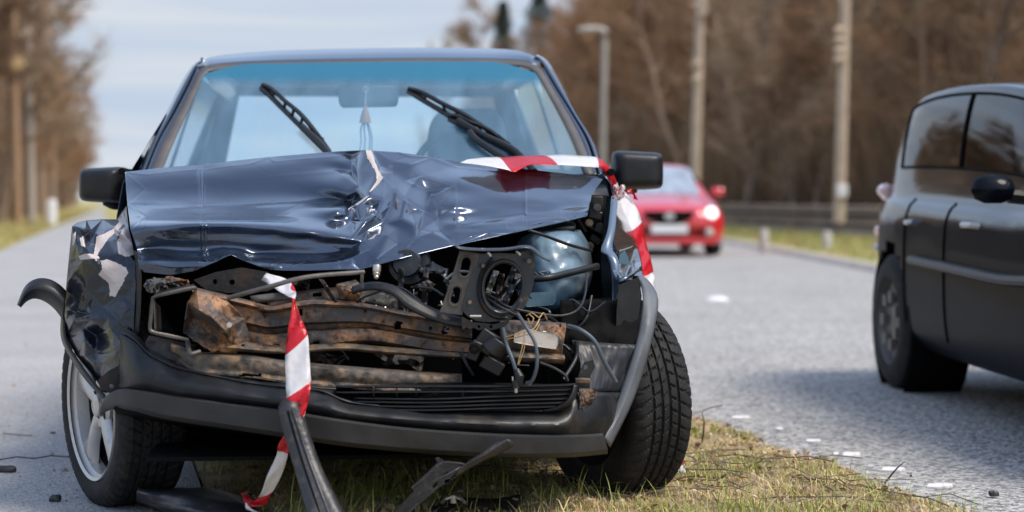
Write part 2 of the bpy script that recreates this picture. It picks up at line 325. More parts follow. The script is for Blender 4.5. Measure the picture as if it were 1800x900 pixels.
def crumple(name, outline, interior, m, parent, sub=3, smooth_it=2, amp=0, scale=30, wear=(), solid=.0016, smooth=35, edges=(), seed=0, chips=0, jag=0, soft=None, ridge=None):
    """dented sheet: pixel control points (px, py, v) are triangulated, refined, softened and roughened"""
    pts = list(outline)+list(interior); no = len(outline)
    ed = [(i, (i+1) % no) for i in range(no)]+[tuple(e) for e in edges]
    vs, es, fs, ov, oe, of = delaunay_2d_cdt([Vector((p[0], p[1])) for p in pts], ed, [list(range(no))], 1, .01)
    V_ = np.zeros((len(vs), 3))
    for i, p in enumerate(vs):
        V_[i, :2] = p
        if ov[i]: V_[i, 2] = pts[ov[i][0]][2]
        else:
            d = [(q[0]-p[0])**2+(q[1]-p[1])**2+1 for q in pts]; ww = np.array([1/x**2 for x in d]); V_[i, 2] = (ww*np.array([q[2] for q in pts])).sum()/ww.sum()
    F = [tuple(f) for f in fs]; F = [(f[0], f[i], f[i+1]) for f in F for i in range(1, len(f)-1)]
    V_ = [tuple(p) for p in V_]
    for it in range(sub):
        mid = {}; G = []
        def md(a, b):
            k = (min(a, b), max(a, b))
            if k not in mid: mid[k] = len(V_); V_.append(tuple((V_[a][q]+V_[b][q])/2 for q in range(3)))
            return mid[k]
        for a, b, c in F:
            x, y, z = md(a, b), md(b, c), md(c, a); G += [(a, x, z), (x, b, y), (z, y, c), (x, y, z)]
        F = G
    P = np.array(V_); Fa = np.array(F); E = np.vstack([Fa[:, [0, 1]], Fa[:, [1, 2]], Fa[:, [2, 0]]]); Es = np.sort(E, 1)
    uq, cnt = np.unique(Es, axis=0, return_counts=True); bnd = np.zeros(len(P), bool); bnd[uq[cnt == 1].ravel()] = True
    for it in range(smooth_it):
        acc = np.zeros(len(P)); dg = np.zeros(len(P))
        np.add.at(acc, uq[:, 0], P[uq[:, 1], 2]); np.add.at(acc, uq[:, 1], P[uq[:, 0], 2]); np.add.at(dg, uq[:, 0], 1); np.add.at(dg, uq[:, 1], 1)
        P[~bnd, 2] = .5*P[~bnd, 2]+.5*(acc/dg)[~bnd]
    if soft:
        mk = np.clip(soft[1](P[:, 0], P[:, 1]), 0, 1); Q = np.array(pts); qx = np.c_[Q[:, 0], Q[:, 1]*4]; mm = len(Q)     # thin-plate surface through the control points
        def ker(a, b): d2 = ((a[:, None]-b[None])**2).sum(2)/1e4; return d2*np.log(d2+1e-9)
        A_ = np.zeros((mm+3, mm+3)); A_[:mm, :mm] = ker(qx, qx)+np.eye(mm)*soft[2]; A_[:mm, mm:] = np.c_[np.ones(mm), qx/100]; A_[mm:, :mm] = A_[:mm, mm:].T
        co = np.linalg.solve(A_, np.r_[Q[:, 2], 0, 0, 0]); px2 = np.c_[P[:, 0], P[:, 1]*4]
        tv = np.concatenate([ker(px2[i:i+4000], qx)@co[:mm]+np.c_[np.ones(len(px2[i:i+4000])), px2[i:i+4000]/100]@co[mm:] for i in range(0, len(px2), 4000)])
        P[:, 2] = P[:, 2]*(1-mk)+tv*mk
        for it in range(soft[0]):
            acc = np.zeros(len(P)); dg = np.zeros(len(P))
            np.add.at(acc, uq[:, 0], P[uq[:, 1], 2]); np.add.at(acc, uq[:, 1], P[uq[:, 0], 2]); np.add.at(dg, uq[:, 0], 1); np.add.at(dg, uq[:, 1], 1)
            P[~bnd, 2] += (.5*mk*(acc/dg-P[:, 2]))[~bnd]
    if ridge: P[:, 2] += ridge(P[:, 0], P[:, 1])
    if amp:
        for q in range(len(P)):
            P[q, 2] += amp*noise.fractal(Vector((P[q, 0]/scale, P[q, 1]/scale, seed+.5)), .7, 2.1, 3)
    at_ = np.zeros(len(P))
    for poly in wear: at_[inpoly(P[:, 0], P[:, 1], poly)] = .75
    if jag:
        for q in np.where(bnd)[0]:
            P[q, 1] += jag*noise.noise(Vector((P[q, 0]/9, P[q, 1]/9, seed)))
    if chips:
        for q in range(len(P)):
            if at_[q] == 0: at_[q] = max(0, .34+.28*noise.noise(Vector((P[q, 0]/22, P[q, 1]/22, seed+3))))*chips
    return obj(name, [C(*p) for p in P], F, m, parent, smooth=smooth, solid=solid, attr={'wear': at_})
def pipe(name, P, r, m, parent, n=8, seg=6, fn=C, rr=None):
    """tube through pixel points (px, py, v), r in metres"""
    Q = catmull([fn(*p) for p in P], seg); mb = MB(); mb.tube(Q, rr if rr is not None else r, n); return mb.build(name, m, parent, smooth=60)
def ribbon(name, keys, label, cat, fn=C, seg=8, nc=5, group=None, parent=None, sag=.003, seed=1):
    """barrier tape: keys = (px_a, py_a, v_a, px_b, py_b, v_b, phase); whole phases near an even number are red"""
    K = catmull(keys, seg); V_ = []; UV = []
    for i, q in enumerate(K):
        A = Vector(fn(q[0], q[1], q[2])); B = Vector(fn(q[3], q[4], q[5]))
        for j in range(nc):
            t = j/(nc-1); p = A.lerp(B, t)
            p.y += sag*math.sin(t*math.pi*2+i*.35+seed)+sag*.8*math.sin(t*9+i*.9)
            V_.append(p); UV.append((q[6], t))
    o = obj(name, V_, grid_faces(len(K), nc), 'tape', parent, smooth=60, solid=.0006, uv=UV)
    if parent is None: tag(o, label, cat, group)
    return o
# ================================================================ THE WRECKED CAR
car = thing('wrecked_car', 'dark blue hatchback with crushed front end and crumpled bonnet, halted half on the path', 'car', W(0, 1.5, 0))
def vw(y): return 1.15+(311-y)/196*.65           # depth of the windscreen plane at a pixel height
def G(P, dv=0): return [(x, y, vw(y)+dv) for x, y in P]
# --- windscreen, seal, pillars
Lg = [(272, 316), (298, 250), (322, 200), (345, 150), (352, 131)]; Rg = [(1036, 306), (1015, 250), (990, 200), (961, 150), (950, 131)]
top_g = [(352, 131), (358, 121), (374, 118), (420, 114), (500, 111), (600, 109.5), (750, 108), (860, 109), (910, 112), (938, 116), (950, 131)]
rows = []
for t in np.linspace(0, 1, 7):
    l = resample(Lg, 7)[int(round(t*6))]; r = resample(Rg, 7)[int(round(t*6))]
    rows.append([(l[0]+(r[0]-l[0])*s, l[1]+(r[1]-l[1])*s - 9*t*(1-(2*s-1)**2), 0) for s in (0, .25, .5, .75, 1)])
rows = [[(x, y, vw(y)-.03*(1-((x-650)/370)**2)) for x, y, _ in r] for r in rows]
rows.append([(x, y, vw(y)-.03*(1-((x-650)/370)**2)) for x, y in resample(top_g, 9)])
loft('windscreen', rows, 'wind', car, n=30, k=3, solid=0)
sealL = [(274, 316, 0), (283, 298, 0), (308, 244, 0), (334, 192, 0), (353, 150, 0)]
def strip(name, A, B, m, dvA=0, dvB=0, n=30, solid=.004, parent=None, fn=C):
    return loft(name, [[(x, y, vw(y)+dvA) for x, y in A], [(x, y, vw(y)+dvB) for x, y in B]], m, parent or car, n=n, k=2, solid=solid, straight=True)
inner = [(276, 320), (305, 250), (328, 200), (350, 150), (359, 131), (370, 124.5), (420, 119), (500, 115.5), (600, 113.5), (750, 112), (860, 113), (915, 116), (934, 122), (946, 134), (955, 150), (983, 200), (1008, 250), (1030, 310)]
outer = [(256, 320), (286, 250), (313, 200), (338, 150), (350, 125), (364, 116.5), (420, 111.5), (500, 108), (600, 106), (750, 104.5), (860, 105), (922, 108), (944, 115), (957, 130), (968, 150), (998, 200), (1024, 250), (1046, 310)]
strip('windscreen_seal', inner, outer, 'seal', -.012, -.006, n=70)
inn2 = [(x, y) for x, y in outer]
for nm, A, B, m, d1, d2 in (
    ('pillar', [(257, 320), (287, 250), (314, 200), (339, 150), (350, 126)], [(251, 320), (279, 250), (307, 200), (333, 150), (347, 118)], 'paint_clean', -.004, .0),
    ('gutter', [(251, 320), (279, 250), (307, 200), (333, 150), (348, 117)], [(246, 320), (274, 250), (301, 200), (327, 150), (343, 117)], 'black', .012, .014),
    ('door_frame', [(247, 320), (275, 250), (302, 200), (328, 150), (345, 116), (356, 108)], [(236, 320), (266, 250), (292, 200), (317, 150), (337, 118), (352, 106)], 'paint_clean', -.002, .05),
    ('pillar', [(1045, 310), (1023, 250), (997, 200), (967, 150), (955, 127)], [(1050, 310), (1032, 250), (1004, 200), (973, 150), (955, 118)], 'paint_clean', -.004, .0),
    ('gutter', [(1050, 310), (1032, 250), (1004, 200), (973, 150), (950, 112)], [(1056, 310), (1038, 250), (1009, 200), (978, 150), (952, 110)], 'black', .012, .014),
    ('door_frame', [(1055, 310), (1037, 250), (1008, 200), (977, 150), (951, 108), (940, 99)], [(1066, 310), (1044, 250), (1014, 200), (988, 150), (962, 108), (944, 97)], 'paint_clean', -.002, .05)):
    strip(nm, A, B, m, d1, d2)
def resample_rows(A, k): return np.array([A[i]+(A[i+1]-A[i])*q/k for i in range(len(A)-1) for q in range(k)]+[A[-1]])
# --- roof: front roll traced, the rest straight back
front0 = [(352, 121), (366, 114), (420, 109), (500, 106), (600, 104), (750, 102.5), (860, 103), (922, 106), (948, 116)]
front1 = [(351, 117), (364, 105), (420, 97), (500, 92), (600, 89), (750, 87), (860, 88.5), (915, 93), (948, 106)]
r0 = [(x, y+1.5, vw(y)-.014) for x, y in front0]; r1 = [(x, y-3, 2.06 if i_ not in (0, 1, 7, 8) else 1.96 if i_ in (1, 7) else 1.85) for i_, (x, y) in enumerate(front1)]
rr_ = [r0, [((a[0]+b[0])/2, (a[1]*.46+b[1]*.54), a[2]*.6+b[2]*.4) for a, b in zip(r0, r1)], r1]
A = [np.array([C(*p) for p in resample(catmull(r, 6), 30)]) for r in rr_]
base = A[-1]
for k, (dv, dz) in enumerate(((.5, .022), (1.0, .028), (1.45, .012), (1.62, -.015))):
    B = base.copy(); B[:, 0] -= dv*CS; B[:, 1] += dv*CC; B[:, 2] += dz*(1-np.abs(np.linspace(-1, 1, 30))**3)-.05*np.abs(np.linspace(-1, 1, 30))**8; A.append(B)
Ar = np.vstack([catmull(np.array(A[:3]).reshape(3, -1), 4), resample_rows(np.array(A[2:]).reshape(len(A)-2, -1), 3)[1:]]).reshape(-1, 30, 3)
obj('roof', Ar.reshape(-1, 3), grid_faces(Ar.shape[0], 30), 'paint_roof', car, solid=.002, attr={'wear': np.zeros(Ar.shape[0]*30)})
for s in ():   # rain rails
    mb = MB(); e = Ar[8:, 0 if s < 0 else -1]; mb.tube([Vector(p)+Vector((s*.006, 0, -.006)) for p in e], .009, 6); mb.build('roof_rail', 'black', car, smooth=60)
# --- cabin: sides, rear, floor, dash
def side(s):
    y0 = lambda v: .80-.03*(v-2.2)**2*.6
    prof = [(.02, .20), (0, .30), (-.004, .5), (.0, .66), (.012, .80), (.03, .90), (.055, .93)]   # inset, z
    V_ = []; nv = 26; vv = np.linspace(1.02, 3.75, nv)
    for v in vv:
        for ins, z in prof: V_.append(W(.02+s*(y0(v)-ins), v, z))
    def keep(i, j): v = (vv[i]+vv[i+1])/2; z = (prof[j][1]+prof[j+1][1])/2; return (v-3.1)**2+(z-.28)**2 > .30**2
    obj('side_panel', V_, grid_faces(nv, len(prof), keep), 'paint_clean', car, solid=.003)
    # side glass and frames
    V_ = []; nv = 14
    for v in np.linspace(1.18, 3.45, nv):
        zt = .93+min(1, max(0, (v-1.16)/.70))*.36 if v < 1.9 else 1.30-max(0, v-3.2)*.5
        for t in np.linspace(0, 1, 5): V_.append(W(.02+s*(.745-.15*t*(zt-.93)/.44), v, .93+(zt-.93)*t))
    obj('side_window', V_, grid_faces(nv, 5), 'rearglass', car, solid=0)
    for v0, v1, wd in ((2.25, 2.20, .05), (3.30, 3.12, .16)):
        V_ = [W(.02+s*(.75), v0-wd/2, .93), W(.02+s*.75, v0+wd/2, .93), W(.02+s*.605, v1+wd/2, 1.37), W(.02+s*.605, v1-wd/2, 1.37)]
        obj('door_pillar', V_, [(0, 1, 2, 3)], 'paint_clean', car, solid=.02)
    pipe_ = MB(); pipe_.tube([W(.02+s*.76, v, .935) for v in np.linspace(1.1, 3.6, 8)], .012, 6); pipe_.build('window_trim', 'black', car)
    mb = MB(); mb.box(W(.02+s*.806, 2.05, .80), (.02, .16, .03)); mb.build('door_handle', 'plastic', car, bevel=.005)
side(-1); side(1)
# rear wall with window opening (frame of four bars) + tailgate
for name, V_ in (('tailgate', [W(-.76, 3.75, .25), W(.80, 3.75, .25), W(.77, 3.69, .86), W(-.73, 3.69, .86)]),
                 ('rear_pillar', [W(-.77, 3.70, .86), W(-.65, 3.70, .86), W(-.545, 3.50, 1.31), W(-.62, 3.48, 1.36)]),
                 ('rear_pillar', [W(.81, 3.70, .86), W(.69, 3.70, .86), W(.585, 3.50, 1.31), W(.65, 3.48, 1.36)]),
                 ('rear_header', [W(-.62, 3.5, 1.31), W(.66, 3.5, 1.31), W(.64, 3.44, 1.40), W(-.60, 3.44, 1.40)]),
                 ('underbody', [W(-.74, .95, .22), W(.78, .95, .22), W(.78, 3.7, .22), W(-.74, 3.7, .22)]),
                 ('bulkhead', [W(-.70, 1.02, .2), W(.74, 1.02, .2), W(.72, 1.02, .90), W(-.68, 1.02, .90)])):
    m_ = 'paint_clean' if name not in ('underbody', 'bulkhead') else 'black'
    obj(name, V_, [(0, 1, 2, 3)], m_, car, solid=.012, smooth=0)
obj('rear_window', [W(-.65, 3.70, .86), W(.69, 3.70, .86), W(.585, 3.502, 1.31), W(-.545, 3.502, 1.31)], [(0, 1, 2, 3)], 'rearglass', car, smooth=0)
for s in (-1, 1):      # rear corner lining gives the window its rounded inner outline
    u0 = .02+s*.60; mb = MB(); P0 = []
    a = W(.02+s*.585, 3.50, 1.315)
obj('roof_lining', [W(-.52, 1.90, 1.325), W(.56, 1.90, 1.325), W(.56, 3.45, 1.345), W(-.52, 3.45, 1.345)], [(0, 1, 2, 3)], 'lining', car, solid=.006)
mb = MB()
V_ = []
for v, z in ((1.10, .90), (1.22, .93), (1.50, .95), (1.58, .90), (1.60, .70)):
    for u in np.linspace(-.66, .70, 12): V_.append(W(u, v, z+.012*math.cos(u*3)))
obj('dashboard', V_, grid_faces(5, 12), 'fabric', car, solid=.01)
mb = MB(); c = Vector(W(.36, 1.75, .93)); ax = Vector((0, -.9, .45)).normalized(); a1 = Vector((1, 0, 0)); a2 = ax.cross(a1)
mb.tube([c+a1*(.185*math.cos(t))+a2*(.185*math.sin(t)) for t in np.linspace(0, 2*math.pi, 33)], .014, 8, cap=False)
for t in (R(200), R(340), R(270)): mb.tube([c, c+a1*(.18*math.cos(t))+a2*(.18*math.sin(t))], .014, 6)
mb.build('steering_wheel', 'fabric', car, smooth=60)
def seat(uc, v0, wd):
    st = bpy.data.objects.new('seat', None); sc.collection.objects.link(st); st.parent = car
    mb = MB(); mb.box(W(uc, v0-.15, .50), (wd, .5, .16)); mb.box(W(uc, v0+.14, .68), (wd, .12, .44), Matrix.Rotation(R(-8), 3, 'X')); mb.build('cushion', 'fabric', st, bevel=.05)
for uc in (-.36, .38): seat(uc, 2.05, .46)
# tall integrated driver's head restraint seen through the screen
loft('head_restraint', [[(752, 285, 1.98), (890, 285, 1.98)], [(751, 250, 1.99), (889, 250, 1.99)], [(756, 222, 2.0), (884, 220, 2.0)], [(768, 210, 2.01), (874, 208, 2.01)], [(785, 206, 2.02), (860, 204, 2.02)]], 'mirror_glass', car, n=10, k=4, solid=.07, bevel=.01)
mb = MB(); 
for uc in (-.36, .38): mb.box(W(uc, 3.0, .62), (.5, .1, .40), Matrix.Rotation(R(-14), 3, 'X'))
mb.build('rear_seat', 'fabric', car, bevel=.04)
# interior mirror
rm = loft('rear_view_mirror', [[(604, 151, 1.72), (640, 150.5, 1.70), (694, 151, 1.72)], [(597, 158, 1.715), (640, 157, 1.69), (699, 158, 1.715)], [(597, 178, 1.71), (640, 178, 1.69), (699, 177, 1.71)], [(604, 186, 1.72), (640, 186, 1.70), (694, 184, 1.72)]], 'mirror_glass', car, n=12, k=4, solid=.02)
pipe('mirror_stem', [(650, 152, 1.73), (652, 130, 1.80)], .009, 'mirror_glass', rm)
# --- wipers
def wiper(P, Q, arm):
    """P, Q pixel ends of the blade; arm: pixel path"""
    r_ = bpy.data.objects.new('wiper', None); sc.collection.objects.link(r_); r_.parent = car
    (x0, y0), (x1, y1) = P, Q
    d = math.hypot(x1-x0, y1-y0); nx, ny = -(y1-y0)/d, (x1-x0)/d
    def pt(t, o_, dv=-.035): x = x0+(x1-x0)*t+nx*o_; y = y0+(y1-y0)*t+ny*o_; return (x, y, vw(y)+dv)
    loft('blade', [[pt(t, 0, -.03) for t in (0, .5, 1)], [pt(t, 7 if ny > 0 else -7, -.028) for t in (0, .5, 1)]], 'plastic', r_, n=16, k=1, solid=.006)
    sgn = -1 if ny > 0 else 1
    pipe('bridge', [pt(0, sgn*1), pt(.1, sgn*7, -.05), pt(.3, sgn*9, -.06), pt(.5, sgn*12, -.07), pt(.75, sgn*8, -.055), pt(1, sgn*1)], .0085, 'plastic', r_, n=6)
    for t in (.12, .3, .42, .55, .7, .85): mb = MB(); mb.tube([C(*pt(t, sgn*9, -.055)), C(*pt(t+.03, 0, -.035))], .006, 6); mb.build('claw', 'plastic', r_)
    pipe('arm', [(x, y, vw(y)-.06) for x, y in arm], .0115, 'plastic', r_, n=8)
wiper((461, 150), (578, 267), [(530, 222), (556, 246), (576, 268), (590, 290)])
wiper((718, 157), (909, 270), [(805, 212), (850, 238), (900, 262), (925, 285), (940, 302)])
wiper((790, 205), (908, 268), [(826, 232), (838, 246), (870, 268), (905, 292)])
# --- door mirrors
def door_mirror(x0, y0, x1, y1, v, stalk, s):
    r_ = bpy.data.objects.new('door_mirror', None); sc.collection.objects.link(r_); r_.parent = car
    A = Vector(C(x0, y0, v)); B = Vector(C(x1, y1, v)); cx_, cz_ = (A.x+B.x)/2, (A.z+B.z)/2; hw, hh = abs(B.x-A.x)/2, abs(A.z-B.z)/2
    V_ = []; n = 40; prof = [(.0, -.062), (.45, -.062), (.70, -.060), (.80, -.052), (.90, -.038), (.98, -.010), (1.0, .02), (1.0, .075), (.93, .09)]
    for sc_, dy in prof:
        for k in range(n):
            t = 2*math.pi*k/n; e = .26
            cx2 = math.copysign(abs(math.cos(t))**e, math.cos(t)); sz2 = math.copysign(abs(math.sin(t))**e, math.sin(t))
            taper = 1-.06*s*cx2
            V_.append((cx_+hw*sc_*cx2, A.y+dy+.012*s*cx2*sc_, cz_+hh*sc_*sz2*taper))
    F = [(i*n+k, i*n+(k+1) % n, (i+1)*n+(k+1) % n, (i+1)*n+k) for i in range(len(prof)-1) for k in range(n)]
    obj('mirror_housing', V_, F, 'plastic', r_, smooth=50)
    mb = MB(); mb.box((cx_, A.y+.085, cz_), (hw*1.86, .01, hh*1.8)); mb.build('mirror_face', 'mirror_glass', r_)
    pipe('mirror_stalk', stalk, .017, 'plastic', r_)
door_mirror(139, 294, 220, 356, 1.32, [(185, 352, 1.32), (205, 360, 1.34), (232, 352, 1.42), (250, 340, 1.45)], -1)
door_mirror(1076, 266, 1166, 334, 1.32, [(1118, 330, 1.32), (1095, 333, 1.34), (1070, 330, 1.42), (1055, 322, 1.45)], 1)
# --- bonnet
def rv(x, y, v): return float(np.interp(v, [.15, .17, .26, .305, .325, .345, .375, .61, .76, .84, .9], [.25, .265, .315, .355, .360, .343, .36, .69, .96, 1.02, 1.06])) if x < 640 else float(np.interp(v, [.15, .17, .22, .30, .45, .65, .75, .84, .9], [.25, .265, .27, .33, .46, .70, .88, 1.01, 1.06]))
hood_out = [(220, 303, .76), (290, 295, .77), (352, 290, .76), (405, 284, .77), (470, 277, .77), (540, 271, .76), (600, 266, .75), (640, 264, .73), (655, 265, .735), (700, 268, .75), (760, 277, .76), (830, 287, .78), (920, 297, .80), (1000, 306, .82), (1060, 315, .84),
            (1048, 332, .80), (1040, 345, .755), (1036, 365, .69), (1033, 380, .655), (1000, 388, .585), (900, 410, .44), (800, 432, .32), (700, 456, .22), (650, 470, .18), (633, 474, .175), (600, 474, .17), (540, 476, .18), (500, 476, .19), (470, 474, .20), (430, 459, .215), (405, 448, .235), (380, 460, .22), (340, 477, .22), (300, 484, .23), (246, 478, .25), (243, 458, .26), (240, 434, .345), (230, 405, .36), (224, 360, .60)]
cols = [(255, 299, 361, 401, 437, 460, 0), (290, 295, 361, 400, 441, 463, 0), (320, 292, 361, 397, 444, 464, 0), (346, 290, 361, 396, 446, 461, 0), (352, 290, 360, 396, 446, 460, 0), (358, 290, 361, 396, 447, 461, 0), (405, 284, 361, 397, 440, 0, 0), (440, 280, 359, 400, 449, 459, 0), (480, 276, 357, 404, 451, 464, 0), (540, 271, 355, 411, 451, 467, 0), (590, 267, 354, 419, 449, 464, 0), (618, 266, 354, 424, 444, 462, 0)]
hood_in = []
for x, cy, a, b, c_, d, dv in cols:
    t = (x-220)/400
    hood_in += [(x, cy+8, .735+dv), (x, cy+34, .685+dv), (x, a, .615+dv-.01*t), (x, (a+b)/2, .49-.02*t+dv), (x, b-4, .375-.03*t+dv), (x, b+7, .348-.03*t+dv), (x, (b+c_)/2+3, .338-.035*t+dv), (x, c_-1, .325-.04*t+dv)]
    if d: hood_in += [(x, (c_+d)/2+1, .275-.045*t+dv), (x, d, .232-.04*t+dv)]
def hv(x, y):
    cy = np.interp(x, [640, 700, 760, 830, 920, 1000, 1060], [264, 268, 277, 287, 297, 306, 315]); by = np.interp(x, [640, 700, 800, 900, 1000, 1033], [472, 456, 432, 410, 388, 380])
    cv = np.interp(x, [640, 700, 830, 920, 1060], [.73, .75, .78, .80, .84]); bv = np.interp(x, [640, 700, 800, 900, 1000, 1033], [.185, .225, .33, .45, .60, .67])
    t = (y-cy)/(by-cy); return cv+(bv-cv)*t
crum = [(655, 282, -.01), (668, 292, .03), (664, 305, -.02), (675, 316, .05), (648, 345, -.03), (628, 362, -.02), (690, 303, .055), (712, 318, .06), (750, 336, .05), (728, 326, .0), (712, 352, -.045), (695, 335, .02), (690, 360, .05), (672, 352, -.02),
        (655, 365, .05), (633, 385, .02), (645, 408, .06), (638, 425, .01), (662, 378, -.03), (676, 392, .045), (705, 384, -.03), (700, 402, .03), (730, 397, -.04), (722, 372, .03), (745, 372, .035), (770, 385, .05), (775, 408, .015), (805, 396, -.01), (760, 410, -.03), (740, 405, .02),
        (680, 415, -.025), (650, 440, .0), (665, 455, -.02), (700, 430, .015), (730, 420, -.015), (760, 345, -.01), (770, 365, .0), (630, 300, .0), (632, 330, .015), (725, 290, .0), (740, 310, -.015), (720, 275, 0), (690, 285, 0.01), (640, 392, -.02)]
hood_in += [(x, y, hv(x, y)+dv*.68) for x, y, dv in crum]
for x in (800, 830, 860, 890, 919, 926, 955, 985, 1015):
    cy = np.interp(x, [700, 760, 830, 920, 1000, 1060], [268, 277, 287, 297, 306, 315]); by = np.interp(x, [700, 800, 900, 1000, 1033], [456, 432, 410, 388, 380])
    for q, t in enumerate((.07, .3, .55, .74, .84, .93)):
        y = cy+(by-cy)*t; dv = [0, -.012, -.010, 0, -.008, -.010][q]
        hood_in.append((x, y, hv(x, y)+dv+.006*math.sin(x*.05+q)))
scar = [[(643, 264), (653, 264), (659, 285), (665, 300), (673, 312), (666, 322), (650, 340), (649, 338), (662, 318), (661, 304), (653, 290), (646, 278)], [(650, 345), (630, 360), (612, 370), (611, 367), (630, 356), (646, 344)]]
hood_out = [(x, y, rv(x, y, v)) for x, y, v in hood_out]; hood_in = [(x, y, rv(x, y, v)) for x, y, v in hood_in]
crumple('bonnet', hood_out, hood_in, 'paint', car, sub=4, smooth_it=16, soft=(4, lambda x, y: np.interp(x, [590, 625, 775, 810], [1, 0, 0, 1]), .004), ridge=lambda x, y: -.011*np.exp(-((x-352-.04*(y-300))/3.6)**2)*(y < 458)-.004*np.exp(-((x-923)/3)**2)*(y < 378)*(y > 300)-.003*np.exp(-((y-(361+4*np.sin(x*.02)))/4)**2)*(x < 560)+.004*np.exp(-((y-(398-(x-810)*.18))/3)**2)*(x > 805)*(x < 923), amp=.0006, scale=45, wear=scar, solid=.0022, smooth=55, chips=.12)
# underside lip of the bonnet's front edge and left edge thickness
if 0: crumple('bonnet_inner', [(x, y+(1 if i > 14 else 14), v+.03) for i, (x, y, v) in enumerate(hood_out)], [], 'rust_dark', car, sub=2, smooth_it=3)
loft('cowl', [[(250, 300, 1.12), (640, 290, 1.10), (1060, 312, 1.12)], [(235, 330, .86), (640, 330, .84), (1070, 345, .90)]], 'plastic', car, n=16, k=2, solid=.006)
# --- left front wing, crumpled
lf = [(127, 398, .50), (134, 392, .56), (152, 388, .66), (180, 386, .74), (206, 386, .78), (215, 372, .78), (222, 362, .76), (226, 400, .52), (233, 430, .44), (238, 462, .36), (239, 500, .34), (237, 540, .33), (235, 590, .32), (216, 605, .30), (210, 640, .30), (207, 672, .33), (196, 690, .42), (184, 690, .44), (172, 672, .46), (155, 650, .48), (135, 625, .50), (116, 592, .55), (113, 545, .52), (117, 500, .50), (121, 458, .50)]
li = [(140, 400, .50), (150, 402, .47), (160, 404, .52), (135, 430, .46), (148, 436, .43), (158, 425, .50), (146, 416, .48), (168, 410, .56), (166, 430, .48), (178, 418, .50), (185, 405, .58), (200, 400, .60), (190, 425, .46), (205, 420, .50), (212, 408, .46), (140, 450, .44), (160, 452, .40), (175, 450, .41), (200, 448, .39), (220, 440, .40), (132, 456, .47),
      (130, 480, .47), (145, 460, .43), (150, 500, .43), (150, 540, .44), (135, 548, .46), (158, 552, .41), (180, 500, .40), (185, 540, .39), (205, 500, .37), (215, 520, .36), (190, 560, .36), (160, 562, .40), (130, 562, .46), (150, 600, .41), (146, 575, .47), (170, 590, .45), (180, 575, .39), (195, 580, .35), (210, 560, .34), (150, 625, .43), (165, 640, .40), (185, 640, .36), (172, 620, .41), (200, 620, .32), (175, 470, .385), (210, 465, .375), (225, 470, .36), (225, 540, .33), (140, 520, .455), (165, 520, .415)]
wear_l = [[(170, 416), (186, 410), (200, 402), (214, 384), (222, 378), (222, 388), (206, 408), (192, 418), (182, 432), (172, 448), (164, 450), (168, 430)],
          [(138, 450), (150, 446), (170, 447), (176, 455), (160, 455), (142, 457)],
          [(176, 458), (190, 456), (205, 462), (222, 470), (226, 478), (215, 500), (203, 522), (193, 520), (192, 498), (182, 490), (174, 482), (180, 472)],
          [(206, 425), (214, 405), (224, 395), (236, 440), (236, 448), (222, 452), (208, 446)],
          [(128, 412), (134, 408), (132, 425), (128, 432)], [(140, 420), (146, 415), (150, 435), (143, 432)]]
crumple('front_wing', lf, li, 'paint_wing', car, sub=4, smooth_it=14, amp=.0025, scale=24, wear=wear_l, smooth=28, chips=.3, seed=4)
bpy.data.objects['front_wing']['label'] = 'torn crumpled front wing with bare primer patches'
loft('wing_edge', [[(236, 440, .36), (240, 480, .33), (240, 540, .32), (236, 592, .31)], [(243, 445, .32), (248, 480, .30), (247, 540, .29), (243, 590, .29)]], 'rust_dark', car, n=16, k=2)
# torn arch trim curling out
mb_o = [(116, 562), (113, 556), (95, 538), (75, 526), (58, 524), (45, 530), (38, 539), (32, 537), (33, 523), (45, 503), (58, 493), (72, 490), (95, 495), (108, 505), (116, 514)]
a_ = [(112, 562), (94, 540), (75, 527), (58, 524), (45, 530), (36, 540)]; b_ = [(116, 512), (103, 500), (85, 491), (64, 491), (45, 504), (31, 536)]
loft('torn_arch_trim', [[(x, y, .52) for x, y in a_], [((p[0]+q[0])/2, (p[1]+q[1])/2, .47) for p, q in zip(a_, b_)], [(x, y, .50) for x, y in b_]], 'plastic', car, n=26, k=4, solid=.004)
loft('arch_lip', [[(113, 548, .53), (118, 600, .52), (150, 652, .45), (190, 702, .42)], [(108, 552, .60), (110, 600, .6), (142, 655, .55), (180, 700, .50)]], 'paint_dark', car, n=20, k=2, solid=.004)
# bracket with holes at the wing's lower end
plate('wing_bracket', [(172, 668), (190, 652), (214, 640), (222, 672), (220, 690), (192, 690), (176, 684)], 'rust_dark', car, v=.305, thick=.004, holes=[ell(196, 679, 4, 4, 8), ell(209, 672, 2.5, 2.5, 8)])
